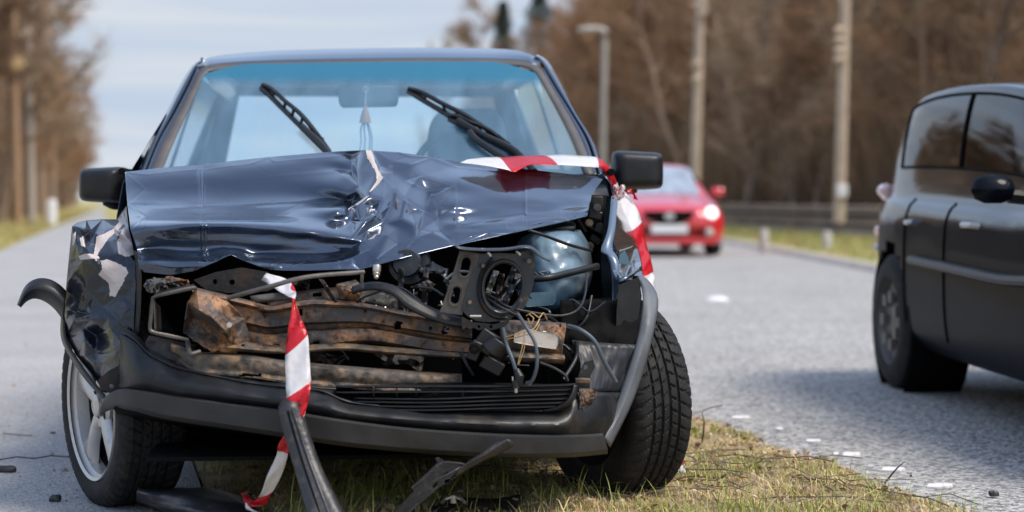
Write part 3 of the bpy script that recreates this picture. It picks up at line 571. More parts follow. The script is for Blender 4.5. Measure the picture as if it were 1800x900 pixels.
# --- right front wing
crumple('front_wing', [(1075, 345, .80), (1072, 380, .70), (1068, 405, .64), (1056, 440, .58), (1066, 446, .56), (1073, 465, .54), (1076, 500, .52), (1074, 540, .50), (1068, 585, .48), (1064, 612, .46), (1090, 614, .44), (1110, 612, .46), (1122, 560, .52), (1126, 500, .58), (1130, 484, .66), (1128, 462, .82), (1120, 430, 1.0), (1108, 395, 1.12), (1094, 360, 1.18), (1083, 340, 1.2)],
        [(1080, 380, .74), (1078, 420, .62), (1076, 440, .58), (1088, 400, .80), (1086, 440, .62), (1086, 480, .52), (1087, 520, .49), (1085, 570, .465), (1095, 450, .70), (1100, 490, .52), (1105, 540, .49), (1102, 590, .47), (1112, 460, .78), (1116, 490, .60), (1090, 490, .485), (1083, 490, .50)], 'paint', car, sub=3, smooth_it=3, amp=.002, smooth=40, seed=9)
loft('wing_inner_edge', [[(1074, 350, .78), (1068, 405, .63), (1056, 440, .57), (1068, 448, .55), (1075, 470, .53), (1077, 510, .51), (1074, 550, .49), (1066, 600, .46)], [(1086, 352, .78), (1081, 405, .64), (1076, 438, .58), (1085, 452, .55), (1088, 470, .53), (1089, 510, .515), (1084, 552, .50), (1074, 602, .47)]], mat('scuffed_sky_toned_edge', (.10, .14, .19), .35, .3, .6), car, n=40, k=2, solid=.004)  # scuffed edge, its sky reflection painted in as a paler blue
plate('side_marker', [(1088, 484), (1087, 462), (1090, 446), (1098, 440), (1105, 452), (1110, 472), (1112, 478)], 'mirror_glass', car, v=lambda x, y: .60+(x-1088)*.006, thick=.012, bevel=.003)
loft('wing_moulding', [[(1088, 498, .475), (1108, 488, .50), (1128, 476, .66)], [(1088, 490, .48), (1108, 481, .51), (1126, 468, .68)]], 'paint', car, n=10, k=2, solid=.004)
plate('bumper_corner', [(1088, 502), (1122, 488), (1128, 520), (1122, 575), (1114, 606), (1100, 600), (1083, 606), (1084, 540)], 'plastic', car, v=lambda x, y: .335+(x-1085)*.0008, thick=.006, bevel=.002)
# pale side of the wing behind (door edge)
arch_o = [(1122, 486, .54), (1133, 488, .53), (1148, 505, .50), (1156, 526, .44), (1153, 560, .38), (1142, 610, .32), (1128, 660, .29), (1106, 718, .25), (1072, 786, .20)]
arch_i = [(1118, 490, .50), (1126, 500, .48), (1130, 530, .41), (1124, 575, .35), (1116, 612, .30), (1104, 650, .27), (1090, 690, .25), (1076, 726, .22), (1058, 764, .17)]
arch_m = [((a[0]*.5+b[0]*.5), (a[1]+b[1])/2, (a[2]+b[2])/2-.02) for a, b in zip(arch_o, arch_i)]
loft('wheel_arch_trim', [arch_i, arch_m, arch_o], 'trim_light', car, n=50, k=3, solid=.004)
loft('arch_liner', [arch_o, [(x-16, y, v+.14) for x, y, v in arch_o]], 'black', car, n=30, k=2, solid=.004)
# --- front bumper skin
top_b = [(212, 588, .26), (222, 592, .23), (240, 604, .19), (262, 626, .16), (300, 645, .12), (345, 658, .09), (450, 678, .05), (560, 690, .03), (622, 712, .02), (760, 722, .02), (900, 724, .03), (990, 720, .06), (1012, 690, .08), (1060, 690, .14), (1088, 690, .28)]
mid_b = [(208, 632, .28), (222, 640, .22), (240, 650, .17), (262, 664, .14), (300, 676, .10), (345, 690, .07), (450, 706, .03), (560, 722, .01), (622, 740, .0), (760, 746, .0), (900, 752, .01), (990, 750, .04), (1020, 740, .07), (1060, 735, .13), (1080, 735, .27)]
bot_b = [(205, 680, .34), (215, 686, .24), (240, 688, .17), (262, 692, .14), (300, 696, .10), (345, 703, .07), (450, 716, .03), (560, 732, .01), (622, 742, .0), (760, 756, .0), (900, 766, .01), (990, 768, .04), (1030, 767, .08), (1060, 765, .14), (1070, 766, .25)]
mid_b = [(a[0], a[1]*.45+c[1]*.55, b[2]-.02) for a, b, c in zip(top_b, mid_b, bot_b)]
loft('bumper_skin', [top_b, mid_b, bot_b], 'paint_dark', car, n=110, k=5, solid=.004, disp=.006, dscale=60, seed=2)
lip = [(x, y-3, v+.0) for x, y, v in top_b[:13]]
loft('bumper_lip', [lip, [(x+2, y-9, v+.05) for x, y, v in lip], [(x+4, y-7, v+.10) for x, y, v in lip]], 'paint_dark', car, n=90, k=3, solid=.003, disp=.008, dscale=40)
tt = [(177, 716, .40), (184, 700, .33), (196, 690, .26), (215, 684, .19), (240, 686, .14), (300, 694, .09), (400, 709, .03), (500, 722, .0), (600, 738, -.02), (700, 751, -.025), (800, 759, -.02), (900, 764, -.01), (1000, 765, .04), (1060, 762, .12)]
tb = [(176, 727, .42), (186, 720, .35), (200, 716, .27), (218, 716, .20), (240, 720, .15), (300, 735, .10), (400, 750, .04), (500, 765, .01), (600, 780, -.01), (700, 790, -.015), (800, 797, -.01), (900, 801, .0), (1000, 800, .05), (1068, 794, .14)]
tm1 = [(a[0], a[1]+4, a[2]-.016) for a in tt]; tm2 = [(b[0], b[1]-5, b[2]-.020) for b in tb]
loft('bumper_trim', [[(x, y, v+.03) for x, y, v in tt], tt, tm1, tm2, tb, [(x, y+3, v+.03) for x, y, v in tb]], 'trim', car, n=120, k=3, solid=.003, straight=True, disp=.003, dscale=60)
# bumper side and rusty scar on the right corner
loft('bumper_end', [[(1014, 690, .075), (1050, 690, .13), (1091, 690, .25)], [(1018, 730, .065), (1050, 730, .12), (1076, 727, .22)], [(1024, 766, .08), (1045, 765, .12), (1060, 764, .17)]], 'paint_dark', car, n=24, k=4, solid=.004)
crumple('rust_scar', [(1018, 684, .066), (1040, 684, .085), (1052, 690, .095), (1046, 702, .09), (1040, 712, .085), (1036, 730, .08), (1024, 745, .066), (1017, 740, .06), (1018, 715, .058)], [(1030, 705, .06)], 'rust', car, sub=3, amp=.006, scale=6, jag=4)
# lower valance behind the trim (dark underside)
loft('undertray', [[(200, 716, .24), (450, 758, .06), (700, 790, .02), (900, 800, .04), (1050, 796, .14)], [(210, 740, .5), (450, 770, .5), (700, 785, .5), (900, 790, .5), (1030, 790, .5)]], 'black', car, n=20, k=2, solid=.004)
# lower grille slats
gx = [(612, 700), (640, 698)]
for i, (yl, yr, x0, x1) in enumerate(((678, 674, 590, 1012), (688, 682, 590, 1008), (698, 690, 622, 1003), (704, 698, 622, 1000), (711, 705, 622, 996), (717, 712, 622, 985))):
    P = [(x0, yl, .035), (x0+(x1-x0)*.35, yl+(yr-yl)*.2+(3 if i > 1 else 0), .012), (x0+(x1-x0)*.7, yl+(yr-yl)*.7+2, .012), (x1-14, yr+1, .035), (x1, yr, .05)]
    loft('slat', [[(x, y, v-.002) for x, y, v in P], [(x, y+2.6, v-.008) for x, y, v in P], [(x, y+4.5, v+.03) for x, y, v in P]], 'plastic', car, n=30, k=2, solid=.002)
for k, x in enumerate((655, 696, 730, 768, 812)):
    loft('grille_divider', [[(x, 679, .012), (x+3, 679, .012)], [(x, 716 if k == 4 else 700, .02), (x+3, 716 if k == 4 else 700, .02)]], 'plastic', car, n=2, k=2, solid=.006)
loft('grille_end', [[(1008, 676, .04), (1004, 692, .03), (995, 706, .025), (978, 716, .03), (955, 720, .03)], [(1016, 678, .05), (1012, 694, .04), (1002, 711, .035), (982, 722, .04), (955, 724, .035)]], 'plastic', car, n=20, k=2, solid=.006)
loft('grille_backing', [[(585, 676, .09), (800, 672, .07), (1010, 676, .1)], [(585, 712, .09), (800, 722, .07), (1000, 718, .1)]], 'black', car, n=12, k=2)
pipe('broken_strip', [(590, 684, .0), (560, 682, -.01), (540, 680, -.012), (505, 683, -.008)], .0028, 'plastic', car)
# --- front crossmember, rusty upper beam
hs = lambda cx, cy, w_, h_, sk=3: [(cx-w_/2+sk, cy-h_/2), (cx+w_/2+sk, cy-h_/2), (cx+w_/2, cy+h_/2), (cx-w_/2, cy+h_/2)]
bt = [(338, 508, .17), (365, 514, .17), (400, 522, .18), (440, 532, .19), (475, 541, .20), (520, 534, .19), (560, 530, .18), (640, 536, .17), (700, 548, .16), (760, 558, .15), (830, 572, .14)]
def off(P, dy, dv, f=None): return [(x, y+(dy if not callable(dy) else dy(x)), v+(dv if not callable(dv) else dv(x))) for x, y, v in P]
hgt = lambda t: (lambda x: t*np.interp(x, [338, 400, 475, 560, 640, 700, 760, 830], [92, 92, 78, 84, 68, 62, 62, 52]))
beam_rows = [off(bt, -3, .07), off(bt, 0, .0), off(bt, hgt(.05), -.010), off(bt, hgt(.12), .006), off(bt, hgt(.42), .0), off(bt, hgt(.47), .026), off(bt, hgt(.58), .028), off(bt, hgt(.64), -.006), off(bt, hgt(.90), -.008), off(bt, hgt(.95), .002), off(bt, hgt(1.0), .03)]
loft('rusty_beam', beam_rows, 'rust', car, n=170, k=4, solid=.003, disp=.008, dscale=45, seed=5, straight=True,
     holes=[hs(698, 572, 12, 14), hs(781, 582, 12, 12), ell(641, 549, 5, 2.4, 8), ell(530, 549, 4, 5, 8), ell(757, 578, 2.4, 2.4, 6), hs(553, 605, 11, 6), hs(483, 608, 11, 6), hs(420, 604, 9, 6), hs(385, 598, 13, 7), ell(404, 571, 7, 4, 8)])
loft('beam_flange', [[(362, 590, .15), (420, 600, .13), (500, 608, .14), (600, 604, .15), (680, 610, .14), (830, 622, .13)], [(356, 606, .12), (420, 612, .10), (500, 618, .11), (600, 612, .12), (680, 618, .12), (830, 628, .12)], [(360, 614, .14), (420, 618, .13), (500, 622, .13), (600, 616, .14), (680, 622, .14), (830, 631, .14)]], 'rust_tan', car, n=80, k=3, disp=.008, dscale=20,
     holes=[hs(383, 602, 13, 5), hs(425, 606, 8, 4), hs(462, 609, 8, 4)])
# crushed left end of the beam
crumple('crushed_bracket', [(330, 530, .10), (345, 506, .12), (372, 516, .12), (400, 530, .13), (430, 560, .14), (440, 600, .14), (415, 622, .12), (370, 616, .10), (352, 606, .10), (322, 585, .13), (325, 560, .09)],
        [(350, 545, .05), (365, 570, .13), (385, 548, .09), (395, 580, .06), (350, 585, .12), (405, 600, .10), (340, 560, .13), (380, 600, .13), (375, 560, .06), (410, 555, .14)], 'rust', car, sub=3, smooth_it=1, amp=.005, scale=16, jag=3, smooth=20)
mb = MB(); mb.tube([C(402, 572, .04), C(403, 571, .015)], [.006, .007], 7); mb.build('bolt', 'bolt', car)
# front face inner (dark radiator space) so that nothing shows through
mb = MB()
V_ = [W(-.62, .66, .12), W(.28, .66, .12), W(.28, .66, .74), W(-.62, .66, .76)]
obj('radiator', V_, [(0, 1, 2, 3)], 'black', car, smooth=0, solid=.05)
for s, u in ((-1, -.62),):
    obj('inner_wing', [W(u, .40, .55), W(u, 1.05, .30), W(u, 1.05, .88), W(u, .62, .78)], [(0, 1, 2, 3)], 'rust_dark', car, smooth=0, solid=.01)
# lower crossmember
lc = [(300, 606, .18), (318, 612, .15), (345, 622, .12), (400, 626, .10), (450, 630, .09), (520, 640, .085), (640, 650, .08), (720, 656, .08), (812, 662, .09)]
lh = lambda t: (lambda x: t*np.interp(x, [300, 345, 450, 640, 812], [20, 34, 36, 36, 34]))
loft('crossmember', [off(lc, -4, .06), off(lc, 0, 0), off(lc, lh(.4), -.01), off(lc, lh(.7), -.006), off(lc, lh(.95), -.015), off(lc, lh(1), .02)], 'rust_tan', car, n=110, k=3, solid=.003, disp=.007, dscale=40, seed=11,
     holes=[hs(438, 660, 40, 5, 0), hs(790, 655, 8, 6)])
loft('lower_rail', [[(262, 590, .28), (300, 598, .22), (345, 606, .2)], [(255, 606, .22), (300, 622, .16), (340, 634, .13)], [(262, 625, .2), (300, 640, .15), (338, 652, .12)]], 'rust_dark', car, n=30, k=4, disp=.01, dscale=20)
pipe('grey_strut', [(400, 524, .10), (470, 505, .07), (540, 487, .08), (640, 478, .14)], .0062, 'steel_grey', car, n=6)
loft('grey_channel', [[(440, 523, .16), (520, 512, .14)], [(450, 530, .14), (522, 525, .13)]], 'steel_grey', car, n=8, k=2, solid=.01)
# headlamp frame left: bent steel loop
pipe('bent_frame', [(344, 508, .08), (338, 506, .07), (300, 514, .06), (272, 522, .06), (268, 530, .06), (265, 560, .06), (264, 578, .06), (270, 584, .06), (300, 591, .07), (330, 597, .09)], .0052, 'steel_grey', car, n=6)
loft('frame_skin', [[(272, 523, .08), (340, 509, .09)], [(276, 512, .14), (342, 500, .15)]], 'steel_blue', car, n=12, k=3, solid=.003, disp=.01, dscale=12)
loft('frame_cheek', [[(270, 526, .08), (272, 583, .08)], [(282, 540, .22), (284, 582, .22)]], 'steel_grey', car, n=8, k=2)
crumple('twisted_scrap', [(252, 500, .2), (262, 490, .18), (280, 488, .16), (300, 495, .17), (322, 505, .18), (300, 512, .16), (275, 520, .15), (258, 512, .17)], [(275, 500, .10), (290, 505, .14)], 'steel_grey', car, sub=3, amp=.03, scale=8, jag=5)
crumple('twisted_scrap', [(275, 492, .22), (300, 486, .2), (330, 492, .22), (336, 504, .2), (310, 500, .2), (290, 505, .2)], [(305, 494, .14)], 'rust', car, sub=3, amp=.03, scale=7, jag=5, seed=3)
plate('lock_panel', [(340, 492), (380, 478), (425, 470), (470, 478), (500, 500), (470, 512), (400, 515), (360, 508)], 'rust_dark', car, v=.26, holes=[ell(378, 495, 4, 5, 8), ell(408, 496, 5, 5, 10)])
loft('slam_panel', [[(470, 520, .30), (560, 508, .28), (640, 505, .26), (700, 520, .26)], [(470, 538, .26), (560, 528, .24), (640, 530, .22), (700, 548, .22)]], 'rust_dark', car, n=30, k=3, disp=.012, dscale=20, holes=[hs(560, 518, 16, 12)])
crumple('rusty_mount', [(590, 500, .2), (625, 492, .2), (640, 505, .2), (628, 530, .2), (600, 528, .2)], [(615, 512, .16)], 'rust', car, sub=3, amp=.01, scale=8, seed=8)
plate('rusty_tab', [(634, 478), (640, 480), (639, 495), (640, 507), (635, 506), (633, 492)], 'rust', car, v=.12, thick=.003)
# --- headlamp carrier
hvf = lambda x, y: .06+(x-860)*.0002
cp = plate('headlamp_carrier', [(843, 446), (880, 445), (905, 446), (930, 440), (936, 444), (938, 456), (941, 462), (938, 500), (932, 518), (922, 541), (895, 563), (860, 566), (838, 564), (822, 556), (812, 545), (817, 520), (826, 490), (833, 470)], 'steel_blue', car, v=hvf, thick=.006, holes=[ell(884, 504, 36, 46, 28, 8)], bevel=.0015)
mb = MB()
def ring(rx, ry, v, rr, mb_, rot=8, cx=884, cy=504):
    P = [C(x, y, v) for x, y in ell(cx, cy, rx, ry, 32, rot)]; P.append(P[0]); mb_.tube(P, rr, 6, cap=False)
ring(36, 46, .055, .004, mb); mb.build('carrier_rim', 'steel_blue', cp, smooth=60)
V_ = []
for (k_, v) in ((1.0, .06), (.93, .075), (.90, .115)):
    V_ += [C(x, y, v) for x, y in ell(884, 504, 36*k_, 46*k_, 32, 8)]
obj('carrier_collar', V_, [(i*32+k, i*32+(k+1) % 32, (i+1)*32+(k+1) % 32, (i+1)*32+k) for i in range(2) for k in range(32)], 'steel_grey', cp, solid=.002)
V_ = []
for (k_, v) in ((1.13, .056), (1.20, .046), (1.26, .056)):
    V_ += [C(x, y, v) for x, y in ell(884, 504, 36*k_, 46*k_, 32, 8)][6:22]
obj('carrier_bead', V_, grid_faces(3, 16), 'steel_blue', cp, solid=.002)
plate('slotted_bracket', [(808, 441), (826, 443), (843, 446), (834, 478), (822, 520), (812, 554), (792, 551), (773, 548), (785, 515), (798, 475)], 'steel_grey', car, v=.055, thick=.004, holes=[stadium(818, 469, 15, 33, 12), stadium(801, 519, 14, 30, 12)], bevel=.0012)
for cx_, cy_ in ((818, 469), (801, 519)):
    mb = MB(); P = [C(x, y, .053) for x, y in stadium(cx_, cy_, 20, 38, 12)]; P.append(P[0]); mb.tube(P, .0022, 5, cap=False); mb.build('slot_rim', 'steel_grey', car, smooth=60)
loft('carrier_top', [[(800, 434, .03), (815, 439, .03), (850, 441, .03), (890, 440, .03), (918, 436, .03), (934, 438, .035), (950, 452, .04), (966, 459, .05)], [(802, 431, .08), (815, 435, .08), (850, 437, .09), (890, 436, .09), (918, 432, .09), (936, 434, .1), (954, 450, .1), (968, 458, .1)]], 'steel_blue', car, n=40, k=2, solid=.003)
plate('carrier_foot', [(812, 556), (830, 566), (868, 570), (897, 562), (890, 572), (868, 580), (840, 580), (833, 576), (826, 579), (820, 575), (814, 580), (811, 570)], 'rust_dark', car, v=.05, thick=.004, holes=[ell(842, 574, 2.6, 3, 8), ell(863, 574, 2.8, 3.2, 8)])
for i, (x, y, r_) in enumerate(((849, 467, .0055), (930, 459, .0065), (826, 531, .0055), (916, 528, .0055), (912, 485, .006))):
    mb = MB(); mb.lathe([(0, -.010), (r_*.9, -.010), (r_, -.006), (r_, .0)], C(x, y, .05), (0, 1, 0), 6); mb.build('bolt', 'rust_tan', car)
pipe('screw', [(858, 445, .03), (862, 449, -.0)], .003, 'bolt', car); pipe('screw', [(908, 443, .03), (914, 447, .0)], .003, 'bolt', car)
pipe('screw', [(826, 556, .03), (846, 556, .03)], .0036, 'bolt', car)
mb = MB(); mb.lathe([(0, -.01), (.035, -.01), (.04, 0), (.036, .008), (.03, .012), (.03, .03), (.055, .032), (.06, .045), (.055, .06), (0, .06)], C(715, 462, .30), (0.1, 1, -.1), 28); mb.build('horn', 'steel_blue', car)
mb = MB(); mb.lathe([(0, -.016), (.004, -.016), (.007, -.012), (.006, -.008), (.010, -.004), (.008, .0), (.011, .004), (.011, .02)], C(662, 480, .12), (0, .5, 1), 10); mb.build('bonnet_pin', 'bolt', car)
# shards seen through the lamp opening, rags and rubbish in the bay
for k, (x0, y0, x1, y1, m_) in enumerate(((868, 475, 850, 520, 'steel_grey'), (878, 480, 866, 545, 'rust_dark'), (900, 470, 872, 530, 'rust_dark'), (905, 480, 880, 540, 'steel_blue'), (780, 490, 790, 520, 'rust_dark'), (655, 525, 690, 545, 'steel_grey'), (700, 470, 700, 540, 'rust_dark'), (745, 470, 740, 540, 'rust_dark'), (560, 490, 585, 530, 'rust_dark'), (722, 505, 735, 500, 'steel_grey'))):
    loft('scrap_strip', [[(x0, y0, .24), (x1, y1, .20)], [(x0+9, y0+2, .22), (x1+10, y1+3, .18)]], m_, car, n=14, k=3, disp=.03, dscale=15, seed=k)
crumple('crumpled_rag', [(735, 500, .2), (752, 492, .18), (765, 500, .2), (758, 512, .2), (742, 512, .2)], [(750, 502, .14)], 'steel_grey', car, sub=3, amp=.03, scale=9, seed=6)
mb = MB()
for k in range(26):
    x, y = 640+rng.random()*140, 500+rng.random()*45; a = rng.random()*3; l_ = 3+rng.random()*7
    mb.tube([C(x, y, .2), C(x+l_*math.cos(a), y+l_*math.sin(a), .19), C(x+l_*math.cos(a+1), y+l_*1.4*math.sin(a+1), .2)], .0016+.001*rng.random(), 4)
o = mb.build('glass_splinters', 'bolt', car); o['kind'] = 'stuff'
# --- blue washer tank
tank = loft('washer_tank', [[(935, 408, .50), (975, 402, .47), (1020, 405, .52)], [(912, 425, .48), (940, 418, .36), (975, 414, .34), (1010, 416, .36), (1034, 430, .5)], [(906, 455, .48), (938, 452, .32), (975, 452, .29), (1012, 455, .33), (1040, 460, .5)], [(908, 475, .48), (940, 478, .30), (975, 480, .27), (1015, 480, .31), (1040, 485, .5)], [(908, 495, .48), (940, 494, .31), (975, 495, .28), (1012, 495, .32), (1036, 500, .5)], [(910, 520, .48), (940, 525, .31), (975, 528, .28), (1010, 515, .34), (1030, 515, .5)], [(915, 540, .5), (940, 544, .36), (975, 545, .33), (1005, 530, .42), (1020, 525, .5)], [(920, 546, .6), (940, 550, .5), (975, 550, .5), (1005, 538, .55), (1020, 530, .6)]], 'tank', car, n=30, k=5, fn=lambda a, b, c: C(a, b, c+.22), solid=.003, disp=.01, dscale=30)
plate('tank_panel', [(925, 514), (975, 512), (979, 516), (977, 530), (972, 536), (925, 539)], 'tank', tank, v=.478, thick=.012, bevel=.004)
loft('filler_cap', [[(955, 396, .46), (985, 393, .44), (1010, 396, .46)], [(955, 406, .42), (985, 405, .40), (1010, 406, .42)]], 'plastic', tank, n=10, k=3, solid=.02, fn=lambda a, b, c: C(a, b, c+.24))
pipe('stay_rod', [(930, 405, .42), (960, 415, .44), (1000, 430, .5), (1040, 441, .6)], .0045, 'plastic', car)
pipe('thick_hose', [(935, 490, .38), (965, 488, .38), (1000, 480, .44), (1050, 468, .56)], .010, 'plastic', car)
for k, (x, y, w_, h_) in enumerate(((1050, 355, 18, 22), (1046, 378, 24, 16), (1052, 400, 16, 20), (1045, 420, 20, 14), (1036, 396, 22, 8), (1020, 392, 40, 9), (1030, 437, 22, 14))):
    mb = MB(); mb.box(C(x, y, .80+.01*k), (w_*.0017, .08, h_*.0016), Matrix.Rotation(.2*k, 3, 'Y')); mb.build('hinge_bracket', 'plastic' if k % 3 else 'rust_dark', car, bevel=.004)
for x, y in ((1036, 392), (1037, 432), (1050, 365)):
    mb = MB(); mb.lathe([(0, -.012), (.007, -.012), (.007, 0), (.012, 0), (.012, .006)], C(x, y, .74), (0, 1, 0), 8); mb.build('bolt', 'rust_tan', car)
loft('arch_liner', [[(985, 528, .30), (1130, 528, .40)], [(985, 570, .29), (1127, 570, .36)], [(985, 605, .28), (1116, 608, .31)], [(985, 700, .26), (1080, 700, .27)]], 'black', car, n=24, k=5, disp=.012, dscale=24)
loft('bay_side', [[(1030, 340, .90), (1066, 345, .90)], [(1030, 450, .85), (1056, 460, .80)], [(1020, 560, .80), (1066, 560, .75)], [(1000, 600, .80), (1060, 610, .7)]], 'black', car, n=8, k=3)
# lower right inner wing with strips
loft('inner_panel', [[(1005, 598, .26), (1050, 602, .26), (1118, 606, .305)], [(1020, 640, .2), (1050, 648, .22), (1107, 645, .28)], [(1016, 688, .13), (1050, 690, .17), (1091, 690, .25)]], 'paint_dark', car, n=50, k=5, disp=.005, dscale=22, holes=[ell(1002, 640, 16, 28, 14)])
plate('bracket_tab', [(1012, 680), (1020, 650), (1027, 637), (1042, 633), (1046, 645), (1038, 660), (1036, 682)], 'steel_blue', car, v=.12, thick=.004, holes=[ell(1030, 645, 4, 4.2, 10)], bevel=.001)
mb = MB(); mb.box(C(1024, 669, .10), (.038, .03, .012)); mb.build('rusty_clip', 'rust_tan', car, bevel=.002)
# --- indicator lamp in its rusty box
lb = loft('lamp_box', [[(880, 562, .17), (995, 568, .17)], [(878, 570, .12), (995, 576, .12)], [(880, 600, .105), (990, 608, .105)], [(882, 628, .12), (988, 630, .12)], [(884, 636, .17), (985, 638, .17)]], 'rust', car, n=40, k=3, disp=.008, dscale=14, seed=2, straight=True, holes=[ell(984, 573, 3, 3, 6)])
plate('indicator_lens', [(905, 584), (925, 580), (975, 586), (983, 592), (981, 606), (976, 612), (925, 606), (905, 600)], 'lamp_white', lb, v=.085, thick=.03, bevel=.003)
loft('lamp_shelf', [[(870, 612, .1), (992, 624, .1)], [(870, 626, .08), (993, 632, .08)], [(872, 634, .1), (990, 640, .1)]], 'rust_tan', car, n=30, k=3, disp=.007, dscale=10)
mb = MB(); mb.box(C(855, 600, .06), (.05, .05, .055), Matrix.Rotation(.6, 3, 'Y')); mb.box(C(835, 616, .05), (.028, .04, .05), Matrix.Rotation(.4, 3, 'Y')); mb.build('connector_block', 'plastic', car, bevel=.004)
loft('lamp_socket', [[(848, 606, .03), (866, 592, .03)], [(862, 622, .02), (885, 604, .02)], [(882, 628, .04), (898, 616, .04)]], 'plastic', car, n=10, k=3, solid=.016)
mb = MB(); mb.box(C(865, 642, .07), (.06, .04, .035), Matrix.Rotation(.5, 3, 'Y')); mb.build('connector_block', 'plastic', car, bevel=.004)
mb = MB()
mb.lathe([(.006, -.01), (.012, -.01), (.014, 0), (.014, .02)], C(834, 613, .03), (0, 1, 0), 14); mb.build('socket_mouth', 'black', car)
# dark duct / strap curving across the bay
loft('curved_duct', [[(620, 505, .16), (655, 497, .14), (690, 502, .12), (720, 520, .10), (755, 540, .09), (790, 552, .09), (815, 560, .08)], [(618, 515, .14), (655, 508, .12), (690, 518, .10), (715, 540, .08), (750, 558, .07), (785, 570, .07), (815, 574, .07)]], 'plastic', car, n=40, k=3, solid=.008)
# --- loose cables
for P, r_, m_ in (([(998, 573, .09), (1020, 580, .06), (1045, 600, .05), (1062, 635, .05), (1083, 672, .06)], .0058, 'hose'), ([(884, 576, .03), (890, 605, .02), (900, 630, .0), (908, 655, -.01)], .0052, 'hose'), ([(910, 552, .04), (925, 575, .0), (941, 605, -.02), (944, 640, -.03), (936, 668, -.02), (925, 674, -.01)], .0048, 'hose'),
                  ([(850, 514, .09), (870, 525, .08), (895, 540, .06), (940, 550, .07), (985, 555, .09), (1015, 545, .12), (1028, 520, .2), (1032, 480, .3)], .0032, 'plastic'), ([(850, 520, .09), (880, 540, .06), (912, 556, .05)], .004, 'plastic'), ([(950, 638, .06), (975, 648, .05), (993, 660, .05), (998, 670, .05)], .0042, 'rust_dark'), ([(1013, 600, .2), (1012, 630, .19), (990, 668, .13)], .0060, 'plastic'),
                  ([(620, 560, .2), (630, 530, .18), (660, 515, .15), (700, 505, .14), (740, 530, .1)], .003, 'plastic'), ([(735, 505, .15), (760, 508, .12), (780, 520, .08)], .003, 'plastic'), ([(810, 620, .12), (820, 640, .1), (832, 660, .1)], .004, 'plastic'), ([(1000, 590, .3), (1030, 560, .3), (1040, 520, .35)], .004, 'plastic'), ([(330, 600, .12), (332, 615, .08), (336, 622, .06), (352, 618, .07)], .006, 'steel_grey')):
    pipe('cable', P, r_, m_, car)
for P in ([(890, 592, .02), (915, 585, .0), (935, 580, .0), (945, 568, .01), (950, 555, .03)], [(892, 596, .02), (920, 590, 0), (940, 583, 0), (948, 570, .01)], [(922, 583, .0), (918, 610, -.01), (910, 640, -.01)], [(920, 583, .0), (922, 610, -.01), (912, 640, -.01)], [(925, 555, .03), (935, 550, .02), (948, 558, .02), (955, 550, .03), (962, 562, .04)], [(928, 560, .03), (932, 570, .01), (938, 560, .01), (930, 552, .02)], [(924, 674, -.01), (932, 676, -.015), (938, 668, -.02)]):
    pipe('wire', P, .0013, 'copper', car, n=5)
mb = MB(); mb.tube([C(908, 650, -.012), C(913, 662, -.02), C(912, 676, -.02)], [.008, .013, .009], 10); mb.tube([C(906, 668, -.02), C(907, 682, -.02)], [.009, .011], 8); mb.build('cable_connector', 'plastic', car)
pipe('connector_tip', [(907, 682, -.02), (907, 690, -.02)], .0045, 'bolt', car); pipe('connector_tip', [(901, 662, -.02), (902, 672, -.022)], .0025, 'bolt', car)
rc_ = np.random.default_rng(41)
for k in range(22):      # loose wires and pipes deep in the bay
    x, y = rc_.uniform(460, 1010), rc_.uniform(480, 640); v = rc_.uniform(.24, .42); P = [(x, y, v)]
    for q in range(4): x += rc_.uniform(-32, 32); y = min(650, max(478, y+rc_.uniform(-22, 22))); P.append((x, y, v+rc_.uniform(-.03, .03)))
    pipe('cable', P, float(rc_.uniform(.0018, .005)), ('plastic', 'hose', 'rust_dark', 'steel_blue')[k % 4], car, n=6)
for k, (x, y, s_, m_) in enumerate(((520, 500, 26, 'rust_dark'), (600, 520, 30, 'steel_blue'), (690, 520, 34, 'rust_dark'), (760, 480, 28, 'steel_blue'), (955, 575, 22, 'steel_grey'), (560, 640, 40, 'rust_dark'), (700, 640, 46, 'rust_dark'), (450, 500, 26, 'steel_blue'))):
    crumple('bent_sheet', [(x-s_, y-s_*.4, .34), (x, y-s_*.6, .30), (x+s_, y-s_*.3, .34), (x+s_*.9, y+s_*.4, .32), (x, y+s_*.5, .35), (x-s_*.8, y+s_*.4, .33)], [(x-s_*.3, y, .26), (x+s_*.4, y, .30)], m_, car, sub=2, amp=.02, scale=12, jag=5, seed=k, smooth=30)
